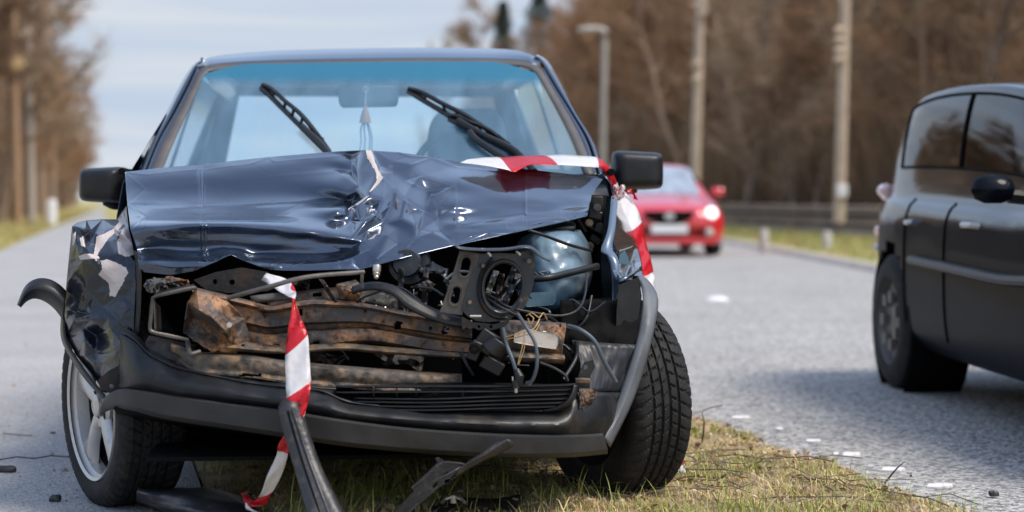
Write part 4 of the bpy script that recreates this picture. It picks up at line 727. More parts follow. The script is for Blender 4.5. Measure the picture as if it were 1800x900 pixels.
# --- wheels
def wheel(uc, v, steer, R0=.287, wd=.195, z=None, lean=0):
    wh = bpy.data.objects.new('wheel', None); sc.collection.objects.link(wh); wh.parent = car
    P = Vector(W(uc, v, R0-.006 if z is None else z)); wh.location = P-Vector(car.location); wh.rotation_euler = (0, lean, steer)
    n = 420; prof = [(.205, .088), (.214, .094), (.235, .100), (.258, .098), (.272, .090), (.280, .080), (.2845, .068)]
    tread = [(R0, h) for h in np.linspace(.060, -.060, 49)]
    full = prof+tread+[(r, -h) for r, h in reversed(prof)]
    V_ = []
    for (r, h) in full:
        for k in range(n):
            t = 2*math.pi*k/n; rr = r
            if r >= .258:
                for g in (-.040, -.013, .013, .040):
                    if abs(h-g) < .0042: rr = r-.007
                if abs(h) > .018:
                    ph = (k/n*52+abs(h)*16+(0.5 if h > 0 else 0)) % 1
                    if ph < .2: rr = min(rr, r-.005)
                else:
                    ph = (k/n*52+h*22) % 1
                    if ph < .16: rr = min(rr, r-.0035)
            V_.append((h, rr*math.cos(t), rr*math.sin(t)))
    F = [(i*n+k, i*n+(k+1) % n, (i+1)*n+(k+1) % n, (i+1)*n+k) for i in range(len(full)-1) for k in range(n)]
    obj('tyre', V_, F, 'rubber', wh, smooth=30, local=True)
    # rim: barrel, flange and five broad spokes, outer face towards -x
    mb = MB(); mb.lathe([(.198, -.092), (.207, -.097), (.209, -.090), (.203, -.082), (.192, -.074), (.186, -.040)], (0, 0, 0), (1, 0, 0), 64); mb.build('rim', 'alloy', wh, local=True, smooth=35)
    mb = MB(); mb.lathe([(.186, -.040), (.184, .05), (.205, .088), (.185, .089), (.17, .0), (.03, -.01)], (0, 0, 0), (1, 0, 0), 48); mb.build('rim_inner', 'rust_dark', wh, local=True, smooth=35)
    for s in range(5):
        a = 2*math.pi*s/5+.35; rows_ = []
        for r, hw, x in ((.035, .030, -.066), (.060, .030, -.068), (.090, .027, -.070), (.130, .030, -.069), (.170, .044, -.066), (.192, .058, -.070)):
            rows_.append([(x+.018, -hw), (x+.004, -hw*.82), (x-.004, -hw*.4), (x-.006, 0), (x-.004, hw*.4), (x+.004, hw*.82), (x+.018, hw)])
        V_ = []
        for (r, hw, x), row in zip(((.035, 0, 0), (.060, 0, 0), (.090, 0, 0), (.130, 0, 0), (.170, 0, 0), (.192, 0, 0)), rows_):
            for (xx, tt_) in row: V_.append((xx, r*math.cos(a)-tt_*math.sin(a), r*math.sin(a)+tt_*math.cos(a)))
        obj('spoke', V_, grid_faces(6, 7), 'alloy', wh, local=True, smooth=50, solid=.004, sub=1)
    mb = MB(); mb.lathe([(0, -.084), (.024, -.084), (.031, -.080), (.032, -.066), (.060, -.068), (.066, -.060), (.066, -.04)], (0, 0, 0), (1, 0, 0), 32); mb.build('hub_cap', 'alloy', wh, local=True, smooth=35)
    for s in range(4):
        a = 2*math.pi*s/4+.6; mb = MB(); mb.lathe([(0, -.0705), (.010, -.0705), (.0105, -.066)], (0, .047*math.cos(a), .047*math.sin(a)), (1, 0, 0), 12); mb.build('wheel_bolt', 'rust_dark', wh, local=True)
    mb = MB(); mb.lathe([(.02, -.01), (.125, -.01), (.125, .01), (.02, .01)], (0, 0, 0), (1, 0, 0), 40); mb.build('brake_disc', 'rust_dark', wh, local=True)
    return wh
wheel(-.672, .62, R(31), R0=.283, lean=R(-1.5))
wheel(.715, .60, math.pi+R(27), lean=R(2))
wheel(-.72, 3.1, 0); wheel(.76, 3.1, math.pi)
mb = MB(); mb.tube([W(-.6, .62, .28), W(.65, .62, .28)], .03, 8); mb.build('axle', 'rust_dark', car)
obj('underside_blocker', [W(-.55, .12, .19), W(.58, .12, .19), W(.58, 1.0, .19), W(-.55, 1.0, .19)], [(0, 1, 2, 3)], 'black', car, solid=.01, smooth=0)  # black plane added under the engine bay to cut light on the ground
loft('exhaust_shield', [[(330, 772, .8), (600, 778, .8)], [(322, 790, .8), (600, 790, .8)]], 'rust_dark', car, n=12, k=2, solid=.02)
# ================================================================ THINGS ON AND ROUND THE WRECK
ribbon('barrier_tape', [(459, 492, .20, 468, 480, .20, 1.05), (480, 505, .16, 506, 492, .17, 1.1), (500, 518, .10, 520, 512, .10, 1.2), (514, 530, .03, 519, 531, .03, -.02), (508, 570, .0, 533, 568, .0, .0), (502, 608, -.02, 541, 592, -.02, .22), (502, 650, -.04, 545, 640, -.04, .95), (503, 690, -.06, 546, 672, -.06, 1.2), (506, 705, -.075, 545, 688, -.075, 1.75), (520, 722, -.08, 540, 712, -.08, 2.1), (522, 735, -.09, 534, 733, -.09, 2.2)],
       'red and white barrier tape hanging down the middle of the crushed front', 'barrier tape', group='barrier tape on the wreck', nc=6, sag=.004)
ribbon('barrier_tape', [(506, 755, -.06, 522, 750, -.06, .0), (490, 780, -.05, 508, 792, -.05, .05), (486, 800, -.04, 504, 808, -.04, .7), (470, 835, .0, 492, 842, .0, 1.0), (458, 868, .05, 475, 872, .05, 1.3), (445, 880, .08, 465, 888, .07, 1.9), (425, 865, .1, 432, 892, .08, 2.1), (440, 893, .06, 448, 903, .05, 2.7), (470, 905, .04, 480, 920, .03, 3.2)],
       'red and white barrier tape trailing from the leaning black strip down to the ground', 'barrier tape', group='barrier tape on the wreck', nc=6)
ribbon('barrier_tape', [(808, 286, .80, 822, 280, .85, .85), (850, 291, .78, 850, 277, .9, 1.0), (890, 298, .78, 880, 276, .95, 1.25), (905, 302, .80, 880, 277, .98, 1.7), (930, 290, .86, 915, 274, 1.05, 2.0), (960, 290, .9, 960, 273, 1.08, 2.2), (985, 290, .92, 990, 272, 1.10, 2.55), (1020, 292, .96, 1020, 274, 1.12, 2.9), (1043, 294, 1.0, 1050, 277, 1.14, 3.2), (1060, 298, 1.1, 1070, 292, 1.16, 3.8), (1070, 318, 1.16, 1082, 315, 1.18, 4.1), (1078, 338, 1.2, 1092, 338, 1.2, 4.5)],
       'red and white barrier tape stretched over the bonnet to the road-side mirror', 'barrier tape', group='barrier tape on the wreck', nc=6)
ribbon('barrier_tape', [(1082, 338, 1.2, 1100, 338, 1.22, .75), (1091, 365, 1.12, 1118, 364, 1.2, .95), (1098, 395, 1.06, 1130, 396, 1.16, 1.25), (1107, 430, 1.02, 1136, 428, 1.14, 1.75), (1114, 460, 1.0, 1144, 456, 1.1, 2.0), (1121, 482, .98, 1149, 478, 1.08, 2.2), (1132, 500, .98, 1151, 500, 1.05, 2.9), (1150, 545, .97, 1156, 545, 1.0, 3.0), (1156, 575, .97, 1158, 575, .98, 3.1)],
       'red and white barrier tape draped down the road-side wing below the door mirror', 'barrier tape', group='barrier tape on the wreck', nc=8, sag=.006)
kn = MB(); 
for k in range(5):
    a = k*1.3; P = [Vector(C(1088+7*math.cos(a+t), 337+9*math.sin(a*1.7+t*1.6), 1.17+.02*math.sin(t*2+k))) for t in np.linspace(0, 5, 14)]
    kn.tube(P, .007, 6)
o = obj('tape_knot', kn.v, kn.f, 'tape', None, smooth=60, uv=[(.9+2*((i*7) % 11 > 8), 0) for i in range(len(kn.v))]); tag(o, 'knot of red and white tape tied at the foot of the road-side door mirror', 'tape knot')
ribbon('tape_end', [(1098, 338, 1.2, 1104, 333, 1.2, 0), (1112, 342, 1.2, 1112, 334, 1.2, 0), (1114, 350, 1.2, 1122, 352, 1.2, 0.1)], 'short red tape end sticking out beside the knot at the mirror', 'tape end')
ribbon('tape_end', [(214, 341, 1.25, 219, 339, 1.25, .2), (212, 352, 1.25, 220, 350, 1.25, .9), (212, 360, 1.2, 220, 362, 1.2, 1.1)], 'small white and red tape end tied at the path-side door mirror', 'tape end')
ribbon('tape_end', [(1196, 808, .8, 1203, 812, .85, 2.1), (1190, 825, .8, 1205, 828, .8, 2.6), (1188, 840, .8, 1208, 836, .8, 3.0)], 'scrap of white and red tape on the grass behind the road-side tyre', 'tape end')
# pendant on the interior mirror
pd = thing('hanging_pendant', 'small orange and white tassel pendant hanging behind the windscreen from the mirror', 'pendant', C(642, 265, 1.62))
pipe('cord', [(642, 152, 1.66), (643, 168, 1.655), (642, 182, 1.65)], .0022, 'white_plastic', pd, n=5)
pipe('loop', [(642, 150, 1.66), (647, 156, 1.66), (643, 164, 1.66), (638, 156, 1.66), (642, 150, 1.66)], .0015, 'white_plastic', pd, n=5)
mb = MB(); mb.lathe([(.002, .066), (.006, .05), (.014, .03), (.021, .0), (.0, -.002)], C(642, 216, 1.62), (0, 0, 1), 12); mb.build('bead_cap', mat('orange_bead', (.75, .32, .15), .5), pd)
for k in range(7):
    a = k*.9; pipe('tassel_strand', [(642+3*math.cos(a), 214, 1.62+.004*math.sin(a)), (642+9*math.cos(a), 228, 1.615), (642+10*math.cos(a)+2, 245, 1.61), (642+11*math.cos(a), 266, 1.60)], .003, mat('blue_white_tassel', (.5, .62, .75), .6) if k == 0 else bpy.data.materials['blue_white_tassel'], pd, n=5)
# --- debris at the front
def debris_strip(name, rows, label, m='debris', n=20, k=3, solid=.012, disp=0):
    o = loft(name, rows, m, None, n=n, k=k, solid=solid, disp=disp, dscale=30); tag(o, label, 'car debris'); return o
st = thing('leaning_trim_strip', 'long scuffed black bumper strip leaning against the bumper with tape round its top', 'trim strip', C(560, 900, -.1))
loft('strip_face', [[(493, 716, -.055), (500, 706, -.06), (512, 702, -.065), (521, 706, -.06), (526, 712, -.055)], [(492, 724, -.08), (500, 720, -.085), (510, 716, -.085), (520, 716, -.08), (529, 722, -.07)], [(497, 745, -.085), (505, 745, -.095), (516, 742, -.095), (528, 740, -.09), (535, 742, -.08)], [(520, 825, -.13), (530, 824, -.14), (542, 822, -.14), (556, 820, -.135), (562, 822, -.12)], [(550, 930, -.22), (562, 928, -.23), (578, 926, -.23), (600, 920, -.225), (610, 920, -.21)], [(578, 1010, -.30), (590, 1010, -.31), (606, 1008, -.31), (630, 1000, -.3), (640, 1000, -.29)]], 'debris', st, n=14, k=6, solid=.012)
pipe('strip_groove', [(506, 722, -.094), (512, 745, -.103), (536, 825, -.148), (572, 930, -.238), (600, 1006, -.318)], .003, 'black', st, n=6)
pipe('strip_ridge', [(514, 720, -.094), (522, 745, -.104), (548, 823, -.149), (588, 928, -.24), (618, 1004, -.32)], .0028, 'debris', st, n=6)
BK = lambda a, b, c: C(a, b, c-.09)
bk = thing('broken_bracket', 'broken black plastic grille bracket propped in the grass under the bumper', 'broken bracket', C(800, 880, .0))
plate('bracket_body', [(690, 905), (728, 862), (722, 856), (770, 812), (765, 806), (770, 804), (785, 814), (820, 816), (800, 840), (770, 858), (745, 880), (712, 905)], 'debris', bk, fn=BK, v=lambda x, y: .02-(x-800)*.0002, thick=.02, holes=[[(759, 855), (768, 846), (770, 850), (762, 860)], [(776, 836), (788, 828), (790, 833), (780, 840)], [(792, 840), (800, 833), (801, 836), (794, 843)]], bevel=.002)
pipe('bracket_rib', [(726, 858, .0), (750, 838, -.01), (775, 815, -.01), (800, 814, -.005), (822, 818, .0)], .0035, 'debris', bk, fn=BK, n=6)
pipe('bracket_rib', [(735, 870, -.01), (765, 845, -.015), (795, 830, -.01), (812, 820, .0)], .003, 'debris', bk, fn=BK, n=6)
loft('bracket_arm', [[(800, 838, -.0), (825, 822, -.0), (855, 806, .0), (880, 796, .0), (905, 782, .0)], [(806, 828, -.015), (828, 812, -.015), (855, 798, -.015), (872, 786, -.01), (895, 773, -.01)], [(815, 820, 0), (830, 808, 0), (852, 795, 0), (868, 780, 0), (888, 774, 0)]], 'debris', bk, fn=BK, n=24, k=3, solid=.005)
for k_, P in enumerate(([(700, 896), (712, 884)], [(708, 902), (722, 888)], [(716, 903), (734, 886)])):
    pipe('bracket_tooth', [(P[0][0], P[0][1], -.01), (P[1][0], P[1][1], -.012)], .003, 'debris', bk, fn=BK, n=5)
# fallen bumper panel lying on the ground lower left
def gl(P): return [ground(x, y, z) for x, y, z in P]
def gloft(name, rows, m, parent=None, n=20, k=3, solid=.004, disp=0):
    A = np.array([resample(catmull([ground(*p) for p in r], 6), n) for r in rows]); A = catmull(A.reshape(len(A), -1), k).reshape(-1, n, 3)
    if disp:
        for i in range(A.shape[0]):
            for j in range(n): A[i, j, 2] += disp*noise.noise(Vector((A[i, j, 0]*9, A[i, j, 1]*9, 0)))
    return obj(name, A.reshape(-1, 3), grid_faces(A.shape[0], n), m, parent, solid=solid, smooth=50)
fp = thing('torn_bumper_panel', 'dark torn bumper panel lying flat in front of the path-side wheel', 'bumper panel', ground(340, 890))
gloft('panel_skin', [[(250, 855, .02), (330, 858, .035), (400, 868, .04), (450, 884, .02)], [(242, 862, .07), (320, 868, .08), (395, 880, .07), (445, 896, .04)], [(240, 876, .04), (300, 892, .05), (370, 908, .05), (430, 925, .03)]], 'debris', fp, n=40, k=6, disp=.01)
gloft('panel_rim', [[(240, 876, .04), (300, 892, .05), (370, 908, .05), (430, 925, .03)], [(242, 884, .0), (300, 902, .01), (370, 920, .01), (430, 938, .0)]], 'debris', fp, n=40, k=3, disp=.01)
fp2 = thing('metal_plate', 'rust-stained black plate with a metal clip lying in the grass at the bottom', 'metal plate', ground(830, 895))
gloft('plate_skin', [[(765, 880, .05), (800, 874, .06), (840, 878, .05), (915, 868, .06)], [(755, 905, .03), (800, 905, .03), (850, 905, .03), (915, 905, .02)], [(755, 935, .0), (800, 935, .0), (850, 935, .0), (910, 930, .0)]], mat('stained_plate', (.02, .018, .016), .5, .2, var=((.10, .06, .035), 14, .45, .7)), fp2, n=30, k=5, disp=.015)
mb = MB(); c = Vector(ground(797, 884, .06)); mb.tube([c+Vector((-.03, 0, .0)), c+Vector((-.02, -.01, .012)), c+Vector((.0, 0, .018)), c+Vector((.02, -.01, .012)), c+Vector((.03, 0, .0))], .005, 6); mb.lathe([(0, .02), (.008, .02), (.009, .0)], c, (0, 0, 1), 8); mb.build('metal_clip', 'bolt', fp2)
gloft('plate_wedge', [[(835, 885, .05), (875, 876, .06), (914, 872, .05)], [(840, 905, .02), (880, 905, .03), (912, 905, .02)]], 'rust_dark', fp2, n=16, k=3, disp=.01)
def small_bit(px, py, sx, sy, sz, label, cat, rot=0):
    c = Vector(ground(px, py)); V_ = []; n = 12; prof = [(.0, 0), (.85, 0), (1, .3), (.95, .75), (.7, 1), (0, 1)]
    for s_, h in prof:
        for k in range(n):
            t = 2*math.pi*k/n; e = .5; x = math.copysign(abs(math.cos(t))**e, math.cos(t))*s_*sx/2; y = math.copysign(abs(math.sin(t))**e, math.sin(t))*s_*sy/2
            V_.append(c+Vector((x*math.cos(rot)-y*math.sin(rot), x*math.sin(rot)+y*math.cos(rot), sz*h*(1+.15*math.sin(3*t)))))
    F = [(i*n+k, i*n+(k+1) % n, (i+1)*n+(k+1) % n, (i+1)*n+k) for i in range(len(prof)-1) for k in range(n)]
    o = obj('debris_piece', V_, F, 'debris', None, smooth=45); tag(o, label, cat)
small_bit(8, 830, .075, .03, .018, 'small black plastic tube piece on the path at the very left edge', 'debris')
small_bit(97, 881, .034, .03, .016, 'small dark plastic clip on the path left of the alloy wheel', 'debris')
small_bit(93, 762, .02, .02, .006, 'tiny brown crumb on the path nearest the wheel', 'debris'); 
small_bit(1747, 872, .03, .02, .014, 'small dark stone on the road surface near the right edge', 'stone')
mb = MB(); mb.tube([ground(*p) for p in ((-30, 812, .01), (0, 808, .008), (30, 803, .015), (60, 806, .008), (90, 801, .012), (118, 803, .01), (140, 800, .01))], .0022, 5)
o = mb.build('wire', 'rust_dark', None); tag(o, 'thin dark wire lying across the path to the alloy wheel', 'wire')
mb = MB(); mb.tube([ground(*p) for p in ((5, 762, .003), (30, 764, .006), (56, 766, .004))], .0016, 5)
o = mb.build('twig', 'rust_dark', None); tag(o, 'short thin twig lying on the path above the wire', 'twig')
# ================================================================ THE GROUND
# every ground line runs towards the vanishing point at pixel 175: X = GK*Y + w
GK = (175-900)/FPX
def GX(w_, Y): return GK*Y+w_
def strip_ground(name, w0, w1, Ys, z, m, kind='structure', nx=6, zf=None):
    V_ = []
    for Y in Ys:
        a = w0(Y) if callable(w0) else w0; b = w1(Y) if callable(w1) else w1
        for t in np.linspace(0, 1, nx): ww = a+(b-a)*t; V_.append((GX(ww, Y), Y, z if zf is None else zf(ww, Y)))
    V_ = np.array(V_)
    me = bpy.data.meshes.new(name); me.from_pydata(V_.tolist(), [], grid_faces(len(Ys), nx)); me.materials.append(m if not isinstance(m, str) else M[m])
    o = bpy.data.objects.new(name, me); sc.collection.objects.link(o); o['kind'] = kind
    me.polygons.foreach_set('use_smooth', np.ones(len(me.polygons), bool)); return o
def asphalt(name, c1, c2, scale, rough, bump, patch):
    m = bpy.data.materials.new(name); m.use_nodes = True; t = m.node_tree; b = t.nodes['Principled BSDF']; g = t.nodes.new('ShaderNodeNewGeometry')
    vo = t.nodes.new('ShaderNodeTexVoronoi'); vo.inputs['Scale'].default_value = scale; t.links.new(g.outputs['Position'], vo.inputs['Vector'])
    sp = t.nodes.new('ShaderNodeSeparateColor'); t.links.new(vo.outputs['Color'], sp.inputs[0])
    mr = t.nodes.new('ShaderNodeMapRange'); mr.inputs['From Min'].default_value = .1; mr.inputs['From Max'].default_value = .9; t.links.new(sp.outputs[0], mr.inputs['Value'])
    x = t.nodes.new('ShaderNodeMix'); x.data_type = 'RGBA'; x.inputs['A'].default_value = (*c1, 1); x.inputs['B'].default_value = (*c2, 1); t.links.new(mr.outputs[0], x.inputs['Factor'])
    n = t.nodes.new('ShaderNodeTexNoise'); n.inputs['Scale'].default_value = .9; n.inputs['Detail'].default_value = 6; t.links.new(g.outputs['Position'], n.inputs['Vector'])
    m2 = t.nodes.new('ShaderNodeMapRange'); m2.inputs['From Min'].default_value = .35; m2.inputs['From Max'].default_value = .7; m2.inputs['To Min'].default_value = 0; m2.inputs['To Max'].default_value = .7; t.links.new(n.outputs[0], m2.inputs['Value'])
    y = t.nodes.new('ShaderNodeMix'); y.data_type = 'RGBA'; y.blend_type = 'MULTIPLY'; y.inputs['B'].default_value = (*patch, 1); t.links.new(m2.outputs[0], y.inputs['Factor']); t.links.new(x.outputs['Result'], y.inputs['A'])
    t.links.new(y.outputs['Result'], b.inputs['Base Color']); b.inputs['Roughness'].default_value = rough
    bp = t.nodes.new('ShaderNodeBump'); bp.inputs['Strength'].default_value = bump; bp.inputs['Distance'].default_value = .006; t.links.new(vo.outputs['Distance'], bp.inputs['Height']); bp.invert = True
    t.links.new(bp.outputs[0], b.inputs['Normal']); return m
M['road'] = asphalt('road_asphalt', (.13, .13, .13), (.57, .545, .51), 80, .75, 1.0, (.78, .79, .80))
M['path'] = asphalt('path_asphalt', (.27, .262, .255), (.43, .42, .41), 120, .75, .6, (.76, .75, .73))
M['soil'] = mat('soil_and_litter', (.27, .20, .12), .95, var=((.36, .28, .14), 6, .4, .65), var2=((.16, .11, .07), 22, .5, .7), bump=(40, 1))
M['turf'] = mat('verge_turf', (.28, .27, .09), .95, var=((.40, .30, .14), .35, .42, .6), var2=((.20, .25, .06), 1.2, .5, .7), bump=(3, 1))
M['litter'] = mat('forest_floor', (.20, .125, .075), .95, var=((.08, .055, .038), .35, .4, .65), bump=(1, 1))
M['kerb'] = mat('kerb_stone', (.42, .37, .33), .8, var=((.3, .27, .24), 3, .4, .7))
YS = np.r_[-400, -60, np.linspace(-20, 1, 10), np.linspace(1.5, 30, 40), np.linspace(34, 200, 30), 400, 900, 2400]
# base ground sheet reaching the horizon; verge rises a little
def hillz(ww, Y): return -.02
gb = strip_ground('ground', lambda Y: -60-abs(Y)*1.5, lambda Y: 60+abs(Y)*1.5, YS, -.02, 'turf', nx=30)
strip_ground('path', lambda Y: -1.62+.012*max(0, Y-30)+(-3 if Y < 12 else 0)*max(0, (12-Y)/12), lambda Y: .30, YS, .0, 'path', nx=8)
def far_edge(Y): return float(np.interp(Y, [0, 5, 20.3, 24, 33, 45, 62, 100, 150, 400], [6.3, 6.6, 8.95, 9.8, 11.9, 13.6, 15.2, 20, 25, 55]))
def near_edge(Y): return float(np.interp(Y, [0, 14, 25, 45, 70, 120, 400], [2.32, 2.32, 2.6, 3.8, 6, 11, 42]))+(.03*math.sin(Y*7)+.02*math.sin(Y*17) if Y < 12 else 0)
Yr = np.r_[np.linspace(-60, 1, 12), np.linspace(1.5, 12, 60), YS[YS > 12]]; Yr = Yr[Yr <= 420]
strip_ground('road', near_edge, far_edge, Yr, -.005, 'road', nx=8)
strip_ground('kerb', lambda Y: far_edge(Y)-.02, lambda Y: far_edge(Y)+.18, Yr, .1, 'kerb', nx=5, zf=lambda ww, Y: (-.02 if ww < far_edge(Y)-.01 else .075))
strip_ground('far_path', lambda Y: far_edge(Y)+3.4, lambda Y: far_edge(Y)+4.6, Yr, .09, 'path', nx=3)
strip_ground('far_verge', lambda Y: far_edge(Y)+.16, lambda Y: far_edge(Y)+3.4, Yr, .07, 'turf', nx=3)
# faint dark seam in the road + road markings
V_ = []; ms_ = [(1215, 712), (1290, 718), (1360, 727), (1440, 742), (1520, 748)]
P = catmull([ground(x, y, .0) for x, y in ms_], 8); V_ = []
for i, p in enumerate(P): V_ += [(p[0], p[1]-.028, -.0045), (p[0], p[1]+.028, -.0045)]
o = obj('road_seam', V_, [(2*i, 2*i+1, 2*i+3, 2*i+2) for i in range(len(P)-1)], mat('bitumen_seam', (.16, .15, .14), .8, var=((.36, .36, .36), 30, .40, .55)), None); o['kind'] = 'structure'
worn = mat('worn_road_paint', (.74, .71, .69), .7, var=((.35, .35, .35), 26, .55, .68))
marks = [(1303, 733, 34, 6), (1371, 753, 12, 5), (1430, 774, 26, 6), (1470, 797, 10, 6), (1497, 798, 32, 9), (1570, 824, 42, 8), (1652, 853, 46, 8)]
for k, (x, y, wd, h_) in enumerate(marks):
    h_ *= .75
    A = [ground(x-wd/2, y+h_*.4), ground(x-wd*.2, y+h_/2), ground(x+wd*.3, y+h_/2), ground(x+wd/2, y+h_*.2), ground(x+wd*.45, y-h_*.4), ground(x, y-h_/2), ground(x-wd*.42, y-h_*.4)]
    B = [(a, b, .001) for a, b, c in A]+[(a, b, -.004) for a, b, c in A]; n = len(A)
    o = obj('road_marking', B, [tuple(range(n))]+[(i, (i+1) % n, (i+1) % n+n, i+n) for i in range(n)], worn, None, smooth=0); o['kind'] = 'structure'
# ---------------------------------------------------------------- verge: soil mound, grass, leaves, twigs
def vz(ww, Y):
    e = min(1, max(0, (ww-.28)/.25))*min(1, max(0, (near_edge(Y)+.02-ww)/.16))
    return -.008+e*(.03+.012*noise.noise(Vector((ww*2, Y*2, 0)))+.008*noise.noise(Vector((ww*9, Y*9, 3))))
Yv = np.r_[np.linspace(2.2, 12, 130), np.linspace(13, 60, 40)]
strip_ground('verge', lambda Y: .26+.05*math.sin(Y*5), lambda Y: near_edge(Y)+.05+.03*math.sin(Y*9), Yv, 0, 'soil', nx=40, zf=vz)
def cmesh(name, V_, F, cols, label=None, cat=None, group=None, rough=.8, transl=.25):
    me = bpy.data.meshes.new(name); me.vertices.add(len(V_)); me.vertices.foreach_set('co', np.asarray(V_, np.float32).ravel())
    F = np.asarray(F, np.int32); me.loops.add(F.size); me.loops.foreach_set('vertex_index', F.ravel())
    me.polygons.add(len(F)); me.polygons.foreach_set('loop_start', np.arange(0, F.size, F.shape[1], dtype=np.int32)); me.polygons.foreach_set('loop_total', np.full(len(F), F.shape[1], np.int32))
    me.update(calc_edges=True)
    a = me.attributes.new('tone', 'FLOAT_COLOR', 'POINT'); a.data.foreach_set('color', np.c_[np.asarray(cols, np.float32), np.ones(len(V_), np.float32)].ravel())
    if 'leafy' not in M: M['leafy'] = mat('grass_and_leaves', (.1, .1, .1), .75, acol='tone')
    me.materials.append(M['leafy'])
    o = bpy.data.objects.new(name, me); sc.collection.objects.link(o); o['kind'] = 'stuff'
    if label: o['label'] = label; o['category'] = cat
    return o
vzv = np.vectorize(vz)
def blades(n, w0, w1, y0, y1, hmin, hmax, wdt, seed, clump=True, greenf=.45, base=None):
    r = np.random.default_rng(seed); ww = r.uniform(w0, w1, n); Y = y0+(y1-y0)*r.random(n)**1.3
    ne = np.array([near_edge(y) for y in Y])
    g = np.array([noise.noise(Vector((a*3.1, b*3.1, seed))) for a, b in zip(ww, Y)]); g2 = np.array([noise.noise(Vector((a*9, b*9, seed+5))) for a, b in zip(ww, Y)])
    keep = (ww < ne+.05*g2+.02) & (r.random(n) < .55+g2*.9) & (ww > .30+.2*np.abs(g2)); ww, Y, g, g2 = ww[keep], Y[keep], g[keep], g2[keep]; n = len(ww)
    X = GX(ww, Y); Z = vzv(ww, Y)
    green = r.random(n) < np.clip(greenf+g*1.2, .03, .9)
    h = (hmin+(hmax-hmin)*r.random(n)**2)*np.where(green, 1.0, .75)*(1+.5*g2); a = r.uniform(0, 2*np.pi, n); ln = r.uniform(.2, 1.1, n)*h*np.where(green, .8, 1.5)
    dx, dy = np.cos(a), np.sin(a); wv = wdt*r.uniform(.6, 1.3, n); px_, py_ = -dy*wv, dx*wv
    S = np.zeros((n, 7, 3))
    for k, (t, wk) in enumerate(((0, 1), (.4, .85), (.75, .5))):
        cx = X+dx*ln*t**1.8; cy = Y+dy*ln*t**1.8; cz = Z-.004+h*(t-.25*t**3*np.where(green, 1, 1.6))
        S[:, 2*k] = np.c_[cx-px_*wk, cy-py_*wk, cz]; S[:, 2*k+1] = np.c_[cx+px_*wk, cy+py_*wk, cz]
    S[:, 6] = np.c_[X+dx*ln, Y+dy*ln, Z+h*(.78-.25*~green)]
    i0 = np.arange(n)[:, None]*7
    F = np.concatenate([i0+np.array(q) for q in ([0, 1, 3], [0, 3, 2], [2, 3, 5], [2, 5, 4], [4, 5, 6])])
    cg = np.array([.22, .27, .06]); cy_ = np.array([.70, .55, .26]); cb = np.array([.46, .33, .18]); col = np.where(green[:, None], cg*(.7+.7*r.random((n, 1)))+np.array([.10, .06, 0])*r.random((n, 1)), np.where(r.random((n, 1)) < .6, cy_, cb)*(.6+.6*r.random((n, 1))))
    return S.reshape(-1, 3), F, np.repeat(col, 7, 0)
def merge(parts):
    V_, F, Cc, k = [], [], [], 0
    for v, f, c in parts: V_.append(v); F.append(f+k); Cc.append(c); k += len(v)
    return np.concatenate(V_), np.concatenate(F), np.concatenate(Cc)
parts = [blades(230000, .28, 2.4, 4.15, 7.2, .010, .045, .0011, 1, greenf=.05), blades(6500, .3, 2.35, 4.2, 5.6, .04, .085, .0013, 2, greenf=.5), blades(22000, .3, 3.2, 7, 14, .02, .06, .003, 3, greenf=.3), blades(600, .5, 2.3, 4.4, 5.2, .09, .15, .0012, 6, greenf=.5)]
cmesh('grass', *merge(parts), 'short mixed green and straw coloured grass on the verge under the wreck', 'grass')
# coarse rough grass for left and far verges
def tufts(n, xyf, hmin, hmax, wdt, seed, cols):
    r = np.random.default_rng(seed); P = xyf(r, n); n = len(P); h = hmin+(hmax-hmin)*r.random(n); a = r.uniform(0, 6.28, n); l = h*r.uniform(0, .7, n)
    S = np.zeros((n, 3, 3)); S[:, 0] = P+np.c_[-np.sin(a)*wdt, np.cos(a)*wdt, 0*a]; S[:, 1] = P-np.c_[-np.sin(a)*wdt, np.cos(a)*wdt, 0*a]; S[:, 2] = P+np.c_[np.cos(a)*l, np.sin(a)*l, h]
    c = np.asarray(cols)[r.integers(0, len(cols), n)]*(.7+.6*r.random((n, 1))); return S.reshape(-1, 3), (np.arange(n)[:, None]*3+np.array([0, 1, 2])), np.repeat(c, 3, 0)
def left_xy(r, n):
    Y = 22+120*r.random(n)**1.6; ww = -1.7+.012*np.maximum(0, Y-30)-r.random(n)**1.3*(3+Y*.12); return np.c_[GX(ww, Y), Y, 0*Y-.02]
def far_xy(r, n):
    Y = 14+50*r.random(n)**1.3; e = np.array([far_edge(y) for y in Y]); s_ = r.random(n) < .5; ww = e+.2+np.where(s_, 3.1*r.random(n), 4.5+r.random(n)*9); return np.c_[GX(ww, Y), Y, np.where(s_, .09, 0)]
GC = [(.26, .31, .07), (.38, .35, .12), (.50, .38, .17), (.40, .28, .13), (.28, .33, .07)]
cmesh('grass', *tufts(30000, left_xy, .05, .16, .012, 11, GC+[(.45, .24, .12)]), 'rough green and orange-brown grass on the verge left of the path', 'grass')
cmesh('grass', *tufts(30000, far_xy, .04, .12, .012, 12, GC), 'short green grass between the far kerb and the crash barrier', 'grass')
